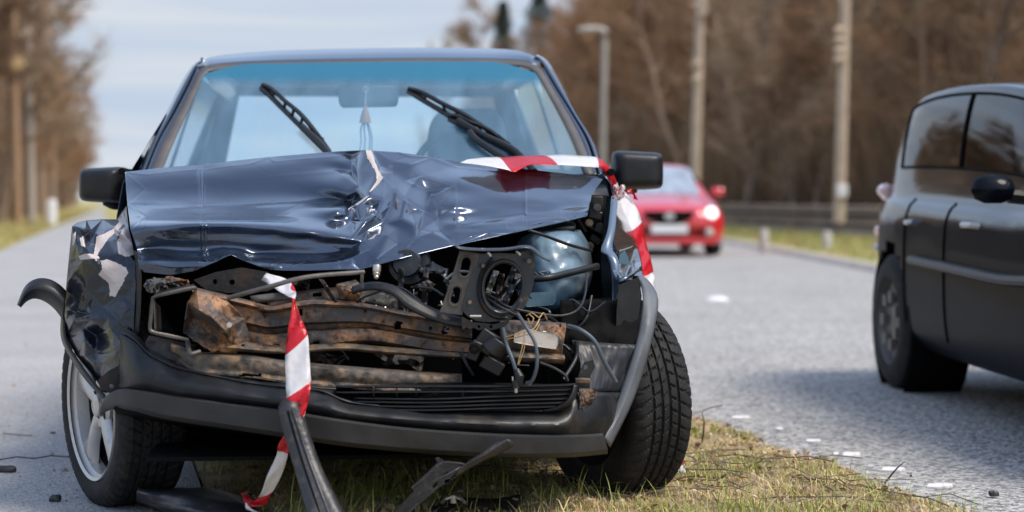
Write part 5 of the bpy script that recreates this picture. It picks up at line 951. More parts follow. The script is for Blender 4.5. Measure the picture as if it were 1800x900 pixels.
def leaves(n, seed, y0, y1, s0, s1):
    r = np.random.default_rng(seed); ww = r.uniform(.4, 2.35, n); Y = y0+(y1-y0)*r.random(n); keep = ww < np.array([near_edge(y) for y in Y])+.05; ww, Y = ww[keep], Y[keep]; n = len(ww)
    P = np.c_[GX(ww, Y), Y, vzv(ww, Y)+.008+.012*r.random(n)]; s_ = r.uniform(s0, s1, n); a = r.uniform(0, 6.28, n); tl = r.uniform(-.7, .7, n)
    u = np.c_[np.cos(a)*np.cos(tl), np.sin(a)*np.cos(tl), np.sin(tl)]; v = np.c_[-np.sin(a), np.cos(a), .4*r.normal(size=n)]
    sh = [(-1, 0, 0), (-.4, .5, .25), (.35, .45, .3), (1, 0, .15), (.35, -.45, .3), (-.4, -.5, .25)]
    S = np.zeros((n, 6, 3))
    for k, (x, y, z) in enumerate(sh): S[:, k] = P+u*(x*s_)[:, None]+v*(y*s_)[:, None]+np.c_[0*s_, 0*s_, z*s_]
    F = np.concatenate([np.arange(n)[:, None]*6+np.array(q) for q in ([0, 1, 5], [1, 2, 4], [1, 4, 5], [2, 3, 4])])
    c = np.array([(.36, .25, .15), (.22, .13, .08), (.50, .40, .28), (.14, .10, .07), (.34, .19, .10)])[r.integers(0, 5, n)]*(.7+.5*r.random((n, 1))); return S.reshape(-1, 3), F, np.repeat(c, 6, 0)
gr_ = np.random.default_rng(15); n = 900; wg = gr_.uniform(-1.5, .3, n); Yg = 4.4+6*gr_.random(n)**1.5; S = np.zeros((n, 4, 3)); sg = gr_.uniform(.002, .006, n)*(1+2*(gr_.random(n) > .95)); ag = gr_.uniform(0, 6.28, n)
for k_ in range(3): S[:, k_] = np.c_[GX(wg, Yg)+sg*np.cos(ag+k_*2.1), Yg+sg*np.sin(ag+k_*2.1), 0*sg]
S[:, 3] = np.c_[GX(wg, Yg), Yg, sg*.9]
cmesh('grit', S.reshape(-1, 3), np.concatenate([np.arange(n)[:, None]*4+np.array(q) for q in ([0, 1, 3], [1, 2, 3], [2, 0, 3])]), np.repeat(np.array([(.10, .09, .08), (.25, .2, .15), (.5, .48, .45), (.30, .2, .1)])[gr_.integers(0, 4, n)], 4, 0), 'loose grit and crumbs scattered over the grey path', 'grit')
cmesh('fallen_leaves', *merge([leaves(3600, 5, 4.3, 7, .005, .012), leaves(260, 6, 4.3, 8, .010, .020)]), 'dry brown leaves scattered through the verge grass', 'leaves')
mb = MB()
for k in range(90):
    ww = rng.uniform(1.0, 2.25); Y = rng.uniform(4.75, 5.6) if k % 3 else rng.uniform(5, 7); a = rng.normal(0, .9); l_ = rng.uniform(.04, .24); P = []
    for t in np.linspace(-1, 1, 6): P.append((GX(ww, Y)+t*l_*math.cos(a), Y+t*l_*math.sin(a)+.02*rng.normal(), vz(ww, Y)+.02+.012*rng.normal()*abs(t)))
    mb.tube(P, .0008+.0018*rng.random(), 4)
o = mb.build('dead_stalks', mat('dead_stalk', (.20, .15, .10), .8, var=((.09, .06, .045), 20, .4, .7)), None); o['kind'] = 'stuff'; o['label'] = 'thin dead stalks and twigs matted across the verge grass'; o['category'] = 'twigs'
for k, P in enumerate(([(1232, 790, .02), (1238, 745, .10), (1236, 722, .15), (1270, 712, .17)], [(1555, 850, .03), (1575, 825, .08), (1590, 812, .11)], [(1600, 835, .04), (1612, 850, .05), (1618, 865, .03)], [(1262, 798, .04), (1275, 812, .06), (1272, 825, .03)])):
    mb = MB(); x0, y0, _ = P[0]; g0 = ground(x0, y0); Pw = [at(x, y, g0[1]) for x, y, z in P]; mb.tube(catmull(Pw, 4), [.0035-.0006*i/2 if i < 10 else .0015 for i in range(len(catmull(Pw, 4)))], 5)
    o = mb.build('twig', 'rust_dark', None); tag(o, ['upright forked brown twig at the grass edge beside the right tyre', 'thin brown twig leaning over the last road dashes', 'small bare twig tip where the verge narrows', 'dark curled twig lying in the straw grass'][k], 'twig')
# ================================================================ BACKGROUND: barrier, posts, poles, trees
M['bark'] = mat('brown_bark', (.15, .10, .07), .9, var=((.24, .18, .13), 2, .4, .65))
M['pale_wood'] = mat('pale_wooden_pole', (.52, .41, .30), .8, var=((.38, .29, .21), 4, .4, .7))
M['galv'] = mat('weathered_steel_rail', (.25, .185, .14), .7, .0, var=((.34, .27, .21), 1.5, .4, .65))
M['concrete'] = mat('pale_concrete', (.50, .46, .41), .85, var=((.38, .35, .3), 6, .4, .7))
# crash barrier: two W rails on posts along the far verge
gr = thing('crash_barrier', 'brown weathered two-rail crash barrier running behind the far grass verge', 'crash barrier', (GX(far_edge(28)+2.2, 28), 28, 0))
path_ = [(GX(far_edge(Y)+w_, Y), Y) for Y, w_ in ((9, 3.0), (14, 2.9), (20, 3.3), (26, 3.4), (29, 3.3), (33, 3.2), (45, 3), (70, 3))]
pc = catmull([(x, y, 0) for x, y in path_], 10)
for z0, nm in ((.63, 'rail'), (.40, 'rail')):
    V_ = []; prof = [(0, -.10), (-.03, -.08), (-.03, -.05), (.01, -.02), (.01, .02), (-.03, .05), (-.03, .08), (0, .10)]
    for p in pc:
        for d, h_ in prof: V_.append((p[0]+d, p[1]+d, z0+h_*(.85 if z0 > .5 else .72)))
    obj(nm, V_, grid_faces(len(pc), len(prof)), 'galv', gr, solid=.004)
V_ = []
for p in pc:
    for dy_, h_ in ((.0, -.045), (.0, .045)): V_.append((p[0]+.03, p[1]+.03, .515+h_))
obj('gap_shade_strip', V_, grid_faces(len(pc), 2), 'black', gr, solid=.03)  # black strip added between the rails to stand for the shaded gap
for i in range(4, len(pc), 3):
    p = pc[i]; mb = MB(); mb.box((p[0]+.08, p[1]+.08, .36), (.09, .12, .74)); mb.build('post', 'galv', gr, bevel=.01)
def post(px, py_base, py_top, wd, label, m='concrete', Y=None):
    Y = Y or H*FPX/(py_base-HY); b = at(px, py_base, Y); h_ = (py_base-py_top)/FPX*Y; b = (b[0], b[1], 0)
    t = thing('marker_post', label, 'post', b, 'pale marker posts'); mb = MB(); mb.lathe([(wd, 0), (wd, h_*.86), (wd*.85, h_*.95), (wd*.4, h_), (0, h_)], b, (0, 0, 1), 12); mb.build('shaft', m, t)
    mb = MB(); mb.lathe([(wd*1.04, h_*.70), (wd*1.04, h_*.78)], b, (0, 0, 1), 12); mb.build('collar', 'white_plastic', t)
post(1343, 444, 402, .07, 'pale marker post on the far verge just right of the red car')
post(1454, 449, 407, .07, 'pale marker post on the far verge nearest the dark car')
post(91, 382, 337, .16, 'white marker post on the left verge by the trees', 'white_plastic', Y=58)
# poles
def pole(px, Y, base_py, top_z, r0, r1, lean, name, label, cat, group=None, m='pale_wood'):
    b = at(px, base_py, Y); t = thing(name, label, cat, (b[0], b[1], b[2]), group)
    mb = MB(); top = (b[0]+lean*top_z, Y, b[2]+top_z); mb.tube([b, ((b[0]+top[0])/2, Y, b[2]+top_z/2), top], [r0, (r0+r1)/2, r1], 12); mb.build('shaft', m, t, smooth=60); return t, Vector(top), Vector(b)
p1, tp, b1 = pole(1475, 34, 392, 9, .115, .085, .028, 'utility_pole', 'wooden pole with four insulator knobs and a white box low down', 'pole', 'wooden poles on the right')
for yy in (55, 72, 90, 106):
    c = at(1474, yy, 34); mb = MB(); mb.lathe([(0, -.10), (.06, -.10), (.075, -.04), (.075, .04), (.06, .08), (0, .08)], (c[0]-.02, 33.86, c[2]), (-1, -.3, 0), 12); mb.build('insulator', 'pale_wood', p1)
c = at(1478, 336, 34); mb = MB(); mb.box((c[0], 33.86, c[2]), (.2, .12, .24)); mb.build('meter_box', 'white_plastic', p1, bevel=.02)
mb = MB(); mb.tube([at(1475, 0, 34), at(1490, -30, 34)], .05, 6); mb.build('cross_arm', 'pale_wood', p1)
p2, tp2, b2 = pole(1220, 42, 385, 9, .125, .095, .030, 'utility_pole', 'wooden pole with two small knobs standing behind the red car', 'pole', 'wooden poles on the right')
for yy in (10, 112, 140):
    c = at(1222, yy, 42); mb = MB(); mb.lathe([(0, -.12), (.06, -.12), (.08, 0), (0, .1)], (c[0]-.02, 41.86, c[2]), (-1, -.3, 0), 12); mb.build('insulator', 'pale_wood', p2)
c = at(1234, 12, 42); mb = MB(); mb.box((c[0], 41.86, c[2]), (.22, .14, .5)); mb.build('sign_box', 'pale_wood', p2, bevel=.03)
lp, tp3, b3 = pole(1058, 62, 372, 6.1, .10, .10, .018, 'street_lamp', 'pale grey street lamp with one short arm in front of the brown wood', 'street lamp', m='concrete')
mb = MB(); a1 = at(1066, 58, 62); a2 = at(1052, 50, 62); a3 = at(1028, 50, 62); mb.tube([a1, a2, a3], [.13, .1, .08], 8); mb.build('arm', 'concrete', lp, smooth=60)
mb = MB(); mb.box(at(1031, 52, 61.9), (.62, .28, .16)); mb.build('lamp_head', 'concrete', lp, bevel=.05)
# ---------------------------------------------------------------- bare trees
def tree_data(seed, h, spread, ntw, trunk_r, low=.25, droop=0):
    r = np.random.default_rng(seed); mb = MB(); segs = []
    def limb(p, d, l, rad, lev):
        n = 5; P = [Vector(p)]; dd = Vector(d).normalized(); q = Vector(p)
        for i in range(n):
            dd = (dd+Vector(r.normal(0, .13, 3))+Vector((0, 0, .05-droop))).normalized(); q = q+dd*(l/n); P.append(q.copy())
        mb.tube(P, [rad*(1-.8*i/n) for i in range(n+1)], 5 if lev else 8, cap=False); segs.append((P, lev, l))
        if lev < 2:
            k = (9 if lev == 0 else 5)
            for i in range(k):
                t = (low+(1-low)*(i+.5)/k) if lev == 0 else .25+.75*(i+.5)/k; f = t*n; j = min(n-1, int(f)); b = P[j].lerp(P[j+1], f-j)
                az = r.uniform(0, 6.28); up = r.uniform(.35, 1.1); d2 = Vector((math.cos(az), math.sin(az), up)) if lev == 0 else (dd+Vector(r.normal(0, .7, 3)))
                limb(b, d2, l*(spread*(1.15-t*.6) if lev == 0 else .5), rad*(.45 if lev == 0 else .4), lev+1)
    limb((0, 0, -.2), (0, 0, 1), h, trunk_r, 0)
    V_ = []; pool = [s for s in segs if s[1] >= 1]
    wts = np.array([s[2]*(1.6 if s[1] == 2 else 1) for s in pool]); wts /= wts.sum()
    ii = r.choice(len(pool), ntw, p=wts); T = np.zeros((ntw, 3, 3))
    for q, i in enumerate(ii):
        P, lev, l = pool[i]; t = r.random()*.95*(len(P)-1); j = int(t); b = np.array(P[j].lerp(P[j+1], t-j)); d = r.normal(0, 1, 3); d[2] = d[2]*.6+.45; d /= np.linalg.norm(d)+1e-6
        ln = r.uniform(.25, .95)*h/9; s_ = np.cross(d, r.normal(0, 1, 3)); s_ /= np.linalg.norm(s_)+1e-6; wd = r.uniform(.004, .016)*h/9; c = b+d*ln*.1
        T[q, 0] = b-s_*wd; T[q, 1] = b+s_*wd; T[q, 2] = b+d*ln
    col = np.repeat(np.array([(.38, .26, .18), (.50, .36, .26), (.26, .18, .12), (.44, .27, .16), (.33, .28, .15)])[r.integers(0, 5, ntw)]*(.7+.5*r.random((ntw, 1))), 3, 0)
    return mb, T.reshape(-1, 3), np.arange(ntw*3).reshape(-1, 3), col
protos = []
for i, (sd_, h, sp_, nt_, tr_, lw) in enumerate(((21, 9.5, .36, 5200, .13, .18), (22, 10.5, .30, 5200, .14, .28), (23, 8.2, .42, 5200, .11, .12), (24, 11.5, .28, 5200, .12, .35))):
    mb, tv, tf, tcol = tree_data(sd_, h, sp_, nt_, tr_, lw)
    me = bpy.data.meshes.new('trunk'); me.from_pydata(mb.v, [], mb.f); me.materials.append(M['bark'])
    o = cmesh('crown', tv, tf, tcol); cm = o.data; bpy.data.objects.remove(o); protos.append((me, cm, np.array(mb.v), mb.f, tv, tf, tcol))
def tree(i, x, y, z, s, rz, label, group, trunk_mat=None, cat='tree'):
    t = thing('bare_tree', label, cat, (x, y, z), group, rz); t.scale = (s, s, s)
    a = bpy.data.objects.new('trunk', protos[i][0]); b = bpy.data.objects.new('crown', protos[i][1])
    for o in (a, b): sc.collection.objects.link(o); o.parent = t
    return t
# left row along the path
LT = [(28, 62, 'bare tree with an orange-brown trunk at the far left edge', 1.05), (50, 76, 'bare tree behind the palest trunk of the left row', 1.0), (74, 92, 'slim bare tree, next along after the pale trunk on the left', .95), (92, 112, 'bare tree in the middle distance of the left row', .95), (108, 134, 'small far bare tree on the left beyond the white post', .92), (122, 165, 'farthest bare tree closing the left row', .92)]
for k, (px, Y, lab, s) in enumerate(LT):
    b = at(px, 350, Y); tree(k % 4, b[0]-1.0, Y+1, 0, s*1.02, k*1.3, lab, 'bare trees in the left row')
for k, (px, Y, r0, lab) in enumerate(((31, 60, .14, 'orange-brown bare pole at the far left'), (56, 64, .17, 'pale tall pole, brightest of the left row'), (76, 84, .17, 'brown pole right of the brightest one'), (94, 104, .16, 'thin pole before the end of the left row'))):
    t, top_, b_ = pole(px, Y, 350+2638/Y, [9, 7.1, 7.2, 7.2][k], r0, r0*.75, -.02, 'wooden_pole', lab, 'pole', 'poles in the left row', m=mat('weathered_pole_'+'abcd'[k], [(.34, .21, .12), (.50, .42, .35), (.36, .25, .17), (.36, .26, .19)][k], .8))
    mb = MB(); mb.box((top_.x, Y, top_.z-.3), (.5, .3, .25)); mb.build('top_box', 'pale_wood', t, bevel=.04)
    if k == 0: mb = MB(); mb.lathe([(0, -.2), (.2, -.2), (.24, 0), (.2, .2), (0, .2)], at(33, 114, 60), (0, -1, 0), 12); mb.build('lamp', mat('yellow_lamp', (.65, .45, .2), .5), t)
def wood(name, spots, label, seed, twigs=1.0, extra=None):
    r = np.random.default_rng(seed); VV, FF, CCc, k0 = [], [], [], 0
    for (x, y, z, s) in spots:
        i = int(r.integers(0, 4)); me, cm, mv, mf, tv, tf, tcol = protos[i]; a = r.uniform(0, 6.28); c, s_ = math.cos(a), math.sin(a)
        rot = np.array([[c, -s_, 0], [s_, c, 0], [0, 0, 1]])*s; n = int(len(tf)*twigs); sel = r.permutation(len(tf))[:n]
        V_ = (tv.reshape(-1, 3, 3)[sel]*np.array([1, 1, 1])).reshape(-1, 3); VV.append(V_@rot.T+np.array([x, y, z])); FF.append(np.arange(n*3).reshape(-1, 3)+k0); CCc.append(tcol.reshape(-1, 3, 3)[sel].reshape(-1, 3)*(.55+.75*r.random())*np.array([.88, .68+.05*r.random(), .50+.08*r.random()])); k0 += n*3
        q = np.array([(f[0], f[1], f[2]) for f in mf]+[(f[0], f[2], f[3]) for f in mf if len(f) > 3]); VV.append(mv@rot.T+np.array([x, y, z])); FF.append(q+k0); tone = np.array([(.28, .20, .14)])*(.6+1.1*r.random()); CCc.append(np.repeat(tone, len(mv), 0)); k0 += len(mv)
    return cmesh(name, np.concatenate(VV), np.concatenate(FF), np.concatenate(CCc), label, 'woodland')
# right hillside: terrain bank rising behind the barrier
def bank_d(x, y):      # distance beyond the foot of the bank; the foot runs from the right foreground to the far left
    return (x-(GX(far_edge(y)+5.5, y)))
def bank_z(x, y):
    d = bank_d(x, y); n = 1.2*noise.noise(Vector((x*.06, y*.06, 2))); return -.05+max(0, min(20, d*.55))*(1+.1*n) if d > 0 else -.05
V_ = []; ys_ = np.r_[np.linspace(5, 60, 18), np.linspace(66, 260, 26)]; nx = 30
for y in ys_:
    x0 = GX(far_edge(y)+5, y)
    for t in np.linspace(0, 1, nx): x = x0+t**1.4*80; V_.append((x, y, bank_z(x, y)))
o = obj('wooded_bank', V_, grid_faces(len(ys_), nx), 'litter', None, smooth=60); o['kind'] = 'structure'
rb = np.random.default_rng(77); sp_ = []
for _ in range(6000):
    px = rb.uniform(810, 1950); Y = 30+130*rb.random()**1.3; x, y, z = at(px, 350, Y); d = bank_d(x, y)
    if d < .5 or d > 34: continue
    sky_y = float(np.interp(px, [810, 830, 870, 930, 1010, 1050], [88, 72, 60, 30, -10, -400])); zmax = H+(HY-sky_y)/FPX*Y; z0 = bank_z(x, Y)
    s_ = min(1.2, (zmax-z0)/11.5)*rb.uniform(.8, 1)
    if s_ < .35: continue
    if any((x-a)**2+(y-b)**2 < 2.6 for a, b, *_ in sp_): continue
    sp_.append((x, y, bank_z(x, y)-.1, s_))
    if len(sp_) >= 300: break
front = [s for s in sp_ if s[1] < 62][:10]; rest = [s for s in sp_ if s not in front]
wood('woodland', rest, 'dense bare brown winter wood covering the bank on the right', 5, .62)
named = [(1690, 36, 1.0, 'bare tree with forked yellowish trunks above the dark car', 3), (1765, 40, 1.05, 'bare tree at the top right corner', 1), (1590, 46, .9, 'bare tree between the knobbed pole and the dark car', 0), (1390, 50, .8, 'low bare tree left of the knobbed pole', 2), (1300, 56, .8, 'bare tree between the two wooden poles', 1), (1150, 75, .8, 'bare tree right of the street lamp', 2), (985, 112, .9, 'pale bare tree left of the street lamp', 0)]
for k, (px, Y, s, lab, i) in enumerate(named):
    b = at(px, 350, Y); tree(i, b[0], Y, bank_z(b[0], Y)-.1, s, k*2.1, lab, 'bare trees at the foot of the wooded bank')
# undergrowth mass low on the bank
def brush_xy(r, n):
    Y = 20+110*r.random(n)**1.2; e = np.array([GX(far_edge(y)+6.5, y) for y in Y]); x = e+26*r.random(n)**1.2; return np.c_[x, Y, [bank_z(a, b) for a, b in zip(x, Y)]]
cmesh('undergrowth', *tufts(130000, brush_xy, .8, 3.6, .024, 31, [(.27, .17, .10), (.17, .11, .07), (.36, .21, .12), (.13, .09, .06), (.22, .18, .09)]), 'tangled brown undergrowth at the foot of the wooded bank', 'undergrowth')
def lwood_xy(r, n):
    Y = 40+170*r.random(n)**1.1; ww = -4.2-r.random(n)**1.2*16+.005*Y; return np.c_[GX(ww, Y), Y, 0*Y]
cmesh('undergrowth', *tufts(60000, lwood_xy, .6, 3.2, .03, 32, [(.22, .14, .09), (.16, .10, .07), (.28, .18, .11)]), 'brown undergrowth beneath the trees left of the path', 'undergrowth')
rl = np.random.default_rng(8); sl_ = []
for _ in range(3000):
    Y = rl.uniform(55, 230); ww = -4.0-rl.random()**1.3*14+.006*Y; x = GX(ww, Y)
    if any((x-a)**2+(Y-b)**2 < 3 for a, b, *_ in sl_): continue
    sl_.append((x, Y, -.1, rl.uniform(.7, 1.0)))
    if len(sl_) > 220: break
wood('woodland', sl_, 'bare brown winter trees massed along the left of the path', 9, .8)
# small far trees over the roof line and dark conifer
for k, (px, Y, toppy, lab) in enumerate(((744, 240, 62, 'tiny faint far tree top just above the middle of the car roof'), (806, 220, 38, 'faint far tree above the roof, left of the wood'))):
    b = at(px, 350, Y); hh = (350-toppy)/FPX*Y+.85; tree(k*3, b[0], Y, 0, hh/10.5, k, lab, 'far tree tops above the roof')
def conifer(px, toppy, Y, s, label):
    x, y, ztop = at(px, toppy, Y); z0 = bank_z(x, Y); h = ztop-z0; t = thing('conifer', label, 'tree', (x, y, z0))
    mb = MB(); mb.tube([(x, y, z0), (x, y, z0+h*.5), (x, y, z0+h*.97)], [.3, .2, .04], 7); mb.build('trunk', 'bark', t)
    r = np.random.default_rng(int(px)); n = 9000; tt_ = r.random(n)**.7; hz = z0+h*(.35+.65*tt_); rad = (1-tt_)**.7*s*(1+.3*np.sin(tt_*40))*r.random(n)**.4+.1; a = r.uniform(0, 6.28, n)
    P = np.c_[x+rad*np.cos(a), y+rad*np.sin(a), hz-.25*rad]; d = np.c_[np.cos(a), np.sin(a), -.3+.3*r.normal(size=n)]*r.uniform(.15, .5, (n, 1)); sd2 = np.c_[-np.sin(a), np.cos(a), 0*a]*.05
    T = np.stack([P-sd2, P+sd2, P+d], 1).reshape(-1, 3); c = np.repeat(np.array([(.035, .055, .035)])*(.6+.9*r.random((n, 1))), 3, 0)
    o = cmesh('crown', T-np.array([x, y, z0]), np.arange(3*n).reshape(-1, 3), c); o.parent = t; del o['kind']
conifer(884, 0, 150, 1.6, 'small dark conifer at the left end of the skyline above the roof')
conifer(948, -22, 145, 3.0, 'larger dark conifer on the skyline above the car roof')
# ================================================================ OTHER CARS
def make_car(name, label, loc, yaw, st, sills, paint, windows, arches, hw_scale=1):
    """st: stations (y, half width, floor z, shoulder z, top half width, top z); y runs from the front backwards"""
    t = thing(name, label, 'car', loc, None, yaw)
    def sect(s_):
        y, hw, zb, zs, hr, zt = s_
        return [(0, zb), (hw*.82, zb), (hw*.95, zb+.03), (hw*.99, zb+.14), (hw, (zb+zs)*.5), (hw*.995, zs-.14), (hw*.97, zs-.06), (hw*.925, zs), (hr+(hw*.925-hr)*.68, zs+(zt-zs)*.5), (hr+.02, zt-.06), (hr-.03, zt-.018), (hr*.6, zt), (0, zt+.012)]
    S_ = catmull([[s_[0]]+[c for q in sect(s_) for c in q] for s_ in st], 14); ns = len(S_); npf = 13
    half = S_[:, 1:].reshape(ns, npf, 2); dense = np.array([catmull(h_, 4) for h_ in half]); nd = dense.shape[1]
    full = np.concatenate([dense*np.array([-1, 1]), dense[:, ::-1][:, 1:]], 1); nf = full.shape[1]
    V_ = np.zeros((ns, nf, 3)); V_[:, :, 0] = full[:, :, 0]; V_[:, :, 1] = S_[:, 0][:, None]; V_[:, :, 2] = full[:, :, 1]
    def keep(i, j):
        y = (V_[i, j, 1]+V_[i+1, j, 1])/2; z = (V_[i, j, 2]+V_[i+1, j+1, 2])/2
        return not any((y-a)**2+(z-.30)**2 < .345**2 and z < .66 and abs(V_[i, j, 0]) > .4 for a in arches)
    F = grid_faces(ns, nf, keep); F.append(tuple(range(nf))); F.append(tuple((ns-1)*nf+k for k in range(nf)))
    obj('body', V_.reshape(-1, 3), F, paint, t, local=True, solid=0, smooth=45, attr={'wear': np.zeros(ns*nf)})
    return t, V_, nd
def patch(name, t, V_, i0, i1, j0, j1, m, off_=.006, shrink=None, smooth=60, solid=0):
    S_ = V_[i0:i1+1, j0:j1+1].copy(); a, b, _ = S_.shape
    du = np.gradient(S_, axis=0) if a > 1 else 0; dv = np.gradient(S_, axis=1); n = np.cross(du, dv); n /= np.linalg.norm(n, axis=2, keepdims=True)+1e-9
    ce = np.array([0, V_[:, :, 1].mean(), .6]); sg = np.sign(((S_-ce)*n).sum(2)).mean(); S_ = S_+n*off_*(1 if sg > 0 else -1)
    return obj(name, S_.reshape(-1, 3), grid_faces(a, b), m, t, local=True, smooth=smooth, solid=solid)
def car_wheel(t, x, y, R0=.31, wd=.2, s=1):
    wh = bpy.data.objects.new('wheel', None); sc.collection.objects.link(wh); wh.parent = t; wh.location = (x, y, R0)
    mb = MB(); mb.lathe([(.20, -.5*wd), (R0*.9, -.5*wd), (R0, -.38*wd), (R0, .38*wd), (R0*.9, .5*wd), (.20, .5*wd)], (0, 0, 0), (1, 0, 0), 40); mb.build('tyre', 'rubber', wh, local=True)
    mb = MB(); mb.lathe([(.20, -.48*wd*s), (.19, -.3*wd*s), (.05, -.36*wd*s), (0, -.40*wd*s)], (0, 0, 0), (1, 0, 0), 30); mb.build('rim', mat('dull_rim', (.16, .15, .14), .5, .4) if 'dull_rim' not in bpy.data.materials else bpy.data.materials['dull_rim'], wh, local=True)
    for k in range(7):
        a = k*.9; mb = MB(); mb.box((-.44*wd*s, .11*math.cos(a), .11*math.sin(a)), (.02, .05, .05)); mb.build('spoke', bpy.data.materials['dull_rim'], wh, local=True)
# --- dark MPV: origin at the ground under the near rear wheel's outer face
M['mpv'] = mat('black_blue_paint', (.005, .007, .011), .4, .0, .22, spec=.02, crough=.05, cior=1.8)
def upper_sheen(m):      # sky sheen put in by height: full coat on upper body, little on doors
    t = m.node_tree; b = t.nodes['Principled BSDF']; c = t.nodes.new('ShaderNodeTexCoord'); s_ = t.nodes.new('ShaderNodeSeparateXYZ'); n = t.nodes.new('ShaderNodeTexNoise'); n.inputs['Scale'].default_value = 6
    a = t.nodes.new('ShaderNodeMath'); a.operation = 'MULTIPLY_ADD'; a.inputs[1].default_value = .05; r = t.nodes.new('ShaderNodeMapRange'); r.inputs['From Min'].default_value = .755; r.inputs['From Max'].default_value = .80; r.inputs['To Min'].default_value = .09; r.inputs['To Max'].default_value = .9
    t.links.new(c.outputs['Object'], s_.inputs[0]); t.links.new(c.outputs['Object'], n.inputs['Vector']); t.links.new(n.outputs[0], a.inputs[0]); t.links.new(s_.outputs['Z'], a.inputs[2]); t.links.new(a.outputs[0], r.inputs['Value']); t.links.new(r.outputs[0], b.inputs['Coat Weight'])
upper_sheen(M['mpv']); M['mpv_glass'] = glass_mat('dark_tinted_glass', (.16, .2, .24), .02, (.03, .04, .05), f0=1.5)
yaw = math.atan2(.045, .999)
rw = Vector(((1560-900)/FPX*8.0, 8.0, 0)); HWm = .86
U2 = Vector((math.cos(yaw), math.sin(yaw), 0)); V2 = Vector((-math.sin(yaw), math.cos(yaw), 0))
RY = 3.12     # rear wheel station behind the front end
org2 = rw+U2*HWm-V2*RY
st2 = [(0, .55, .30, .62, .45, .68), (.06, .72, .24, .66, .52, .74), (.35, .83, .20, .78, .60, .88), (.80, .86, .19, .86, .64, .98), (1.05, .86, .19, .855, .64, 1.04), (1.45, .86, .19, .835, .69, 1.23), (1.9, .86, .19, .85, .70, 1.31), (2.5, .86, .20, .87, .71, 1.345), (3.0, .858, .21, .885, .71, 1.335), (3.3, .84, .24, .895, .69, 1.285), (3.52, .80, .28, .895, .665, 1.17), (3.66, .73, .34, .88, .58, 1.0), (3.74, .58, .40, .80, .45, .86)]
mpv, Vm, nd = make_car('dark_car', 'dark blue-black hatchback passing on the road at the right edge', org2, yaw, st2, None, 'mpv', None, (.72, RY))
def si(V_, y): return int(np.argmin(np.abs(V_[:, 0, 1]-y)))
j_sh, j_top = 29, 38      # section indices: shoulder .. roof edge (left half, dense)
patch('side_window', mpv, Vm, si(Vm, 1.3), si(Vm, 3.16), j_sh+1, j_top-2, 'mpv_glass')
nfm = Vm.shape[1]
for jj in (j_sh+1, j_top-2):
    mb = MB(); mb.tube([Vector(Vm[i, jj])+Vector((-.008, 0, .002)) for i in range(si(Vm, 1.3), si(Vm, 3.16)+1, 2)], .006, 6); mb.build('window_seal', 'black', mpv, local=True)
for yy in (3.16, 2.26):
    mb = MB(); mb.tube([Vector(Vm[si(Vm, yy), j])+Vector((-.008, 0, 0)) for j in range(j_sh+1, j_top-1)], .006 if yy > 3 else .009, 6); mb.build('window_seal', 'black', mpv, local=True)
patch('side_window', mpv, Vm, si(Vm, 1.2), si(Vm, 3.1), nfm-1-j_top, nfm-1-j_sh, 'mpv_glass'); patch('windscreen', mpv, Vm, si(Vm, 1.0), si(Vm, 1.5), 40, nfm-41, 'mpv_glass')
for y0 in (2.24, 1.16, RY-.28):
    i = si(Vm, y0); P = [Vector(Vm[i, j])+Vector((-.002, 0, 0)) for j in range(10, 28)]; mb = MB(); mb.tube(P, .004, 5); mb.build('door_seam', 'black', mpv, local=True)
P = [Vector(Vm[i, 17])+Vector((-.008, 0, 0)) for i in range(si(Vm, 1.0), si(Vm, 2.75))]; mb = MB(); mb.tube(P, .022, 8); mb.build('side_moulding', 'plastic', mpv, local=True)
for y0, m_ in ((2.72, 'paint_clean'), (1.9, 'alloy')):
    mb = MB(); q = Vm[si(Vm, y0), 25]; mb.tube([(q[0]-.01, y0-.09, .745), (q[0]-.04, y0-.06, .75), (q[0]-.04, y0+.06, .75), (q[0]-.01, y0+.09, .745)], .014, 8); mb.build('door_handle', m_, mpv, local=True)
mb = MB(); mb.box((0, 0, 0), (.16, .10, .10)); o = mb.build('door_mirror', 'mpv', mpv, local=True, bevel=.05); o.location = (-.96, 1.30, .885)
mb = MB(); mb.tube([(-.90, 1.31, .86), (-.80, 1.33, .85)], .025, 6); mb.build('mirror_stalk', 'plastic', mpv, local=True)
for s in (-1, 1): car_wheel(mpv, s*(.76), .72, .30, .2, -s*-1); car_wheel(mpv, s*.76, RY, .30, .2, 1 if s < 0 else -1)
for s in (-1, 1):
    for y_ in (.72, RY):
        mb = MB(); mb.lathe([(.36, -.12), (.355, .14), (.1, .15)], (s*.72, y_, .30), (-s, 0, 0), 24); mb.build('arch_liner', 'black', mpv, local=True)
M['tail'] = mat('pinkish_tail_lens', (.8, .52, .50), .15, 0, 1)
mb = MB(); mb.box((-.73, 3.57, .865), (.06, .11, .13), Matrix.Rotation(-.75, 3, 'Y')); mb.build('tail_lamp', 'tail', mpv, local=True, bevel=.02)
mb = MB(); mb.box((-.74, 3.60, .70), (.10, .10, .045)); mb.build('reflector', 'tail', mpv, local=True, bevel=.012)
mb = MB(); mb.box((-.75, 3.58, .62), (.11, .10, .035)); mb.build('bumper_strip', 'alloy', mpv, local=True, bevel=.01)
mb = MB(); mb.box((0, 1.9, .20), (1.5, 3.1, .04)); mb.build('underbody', 'black', mpv, local=True)
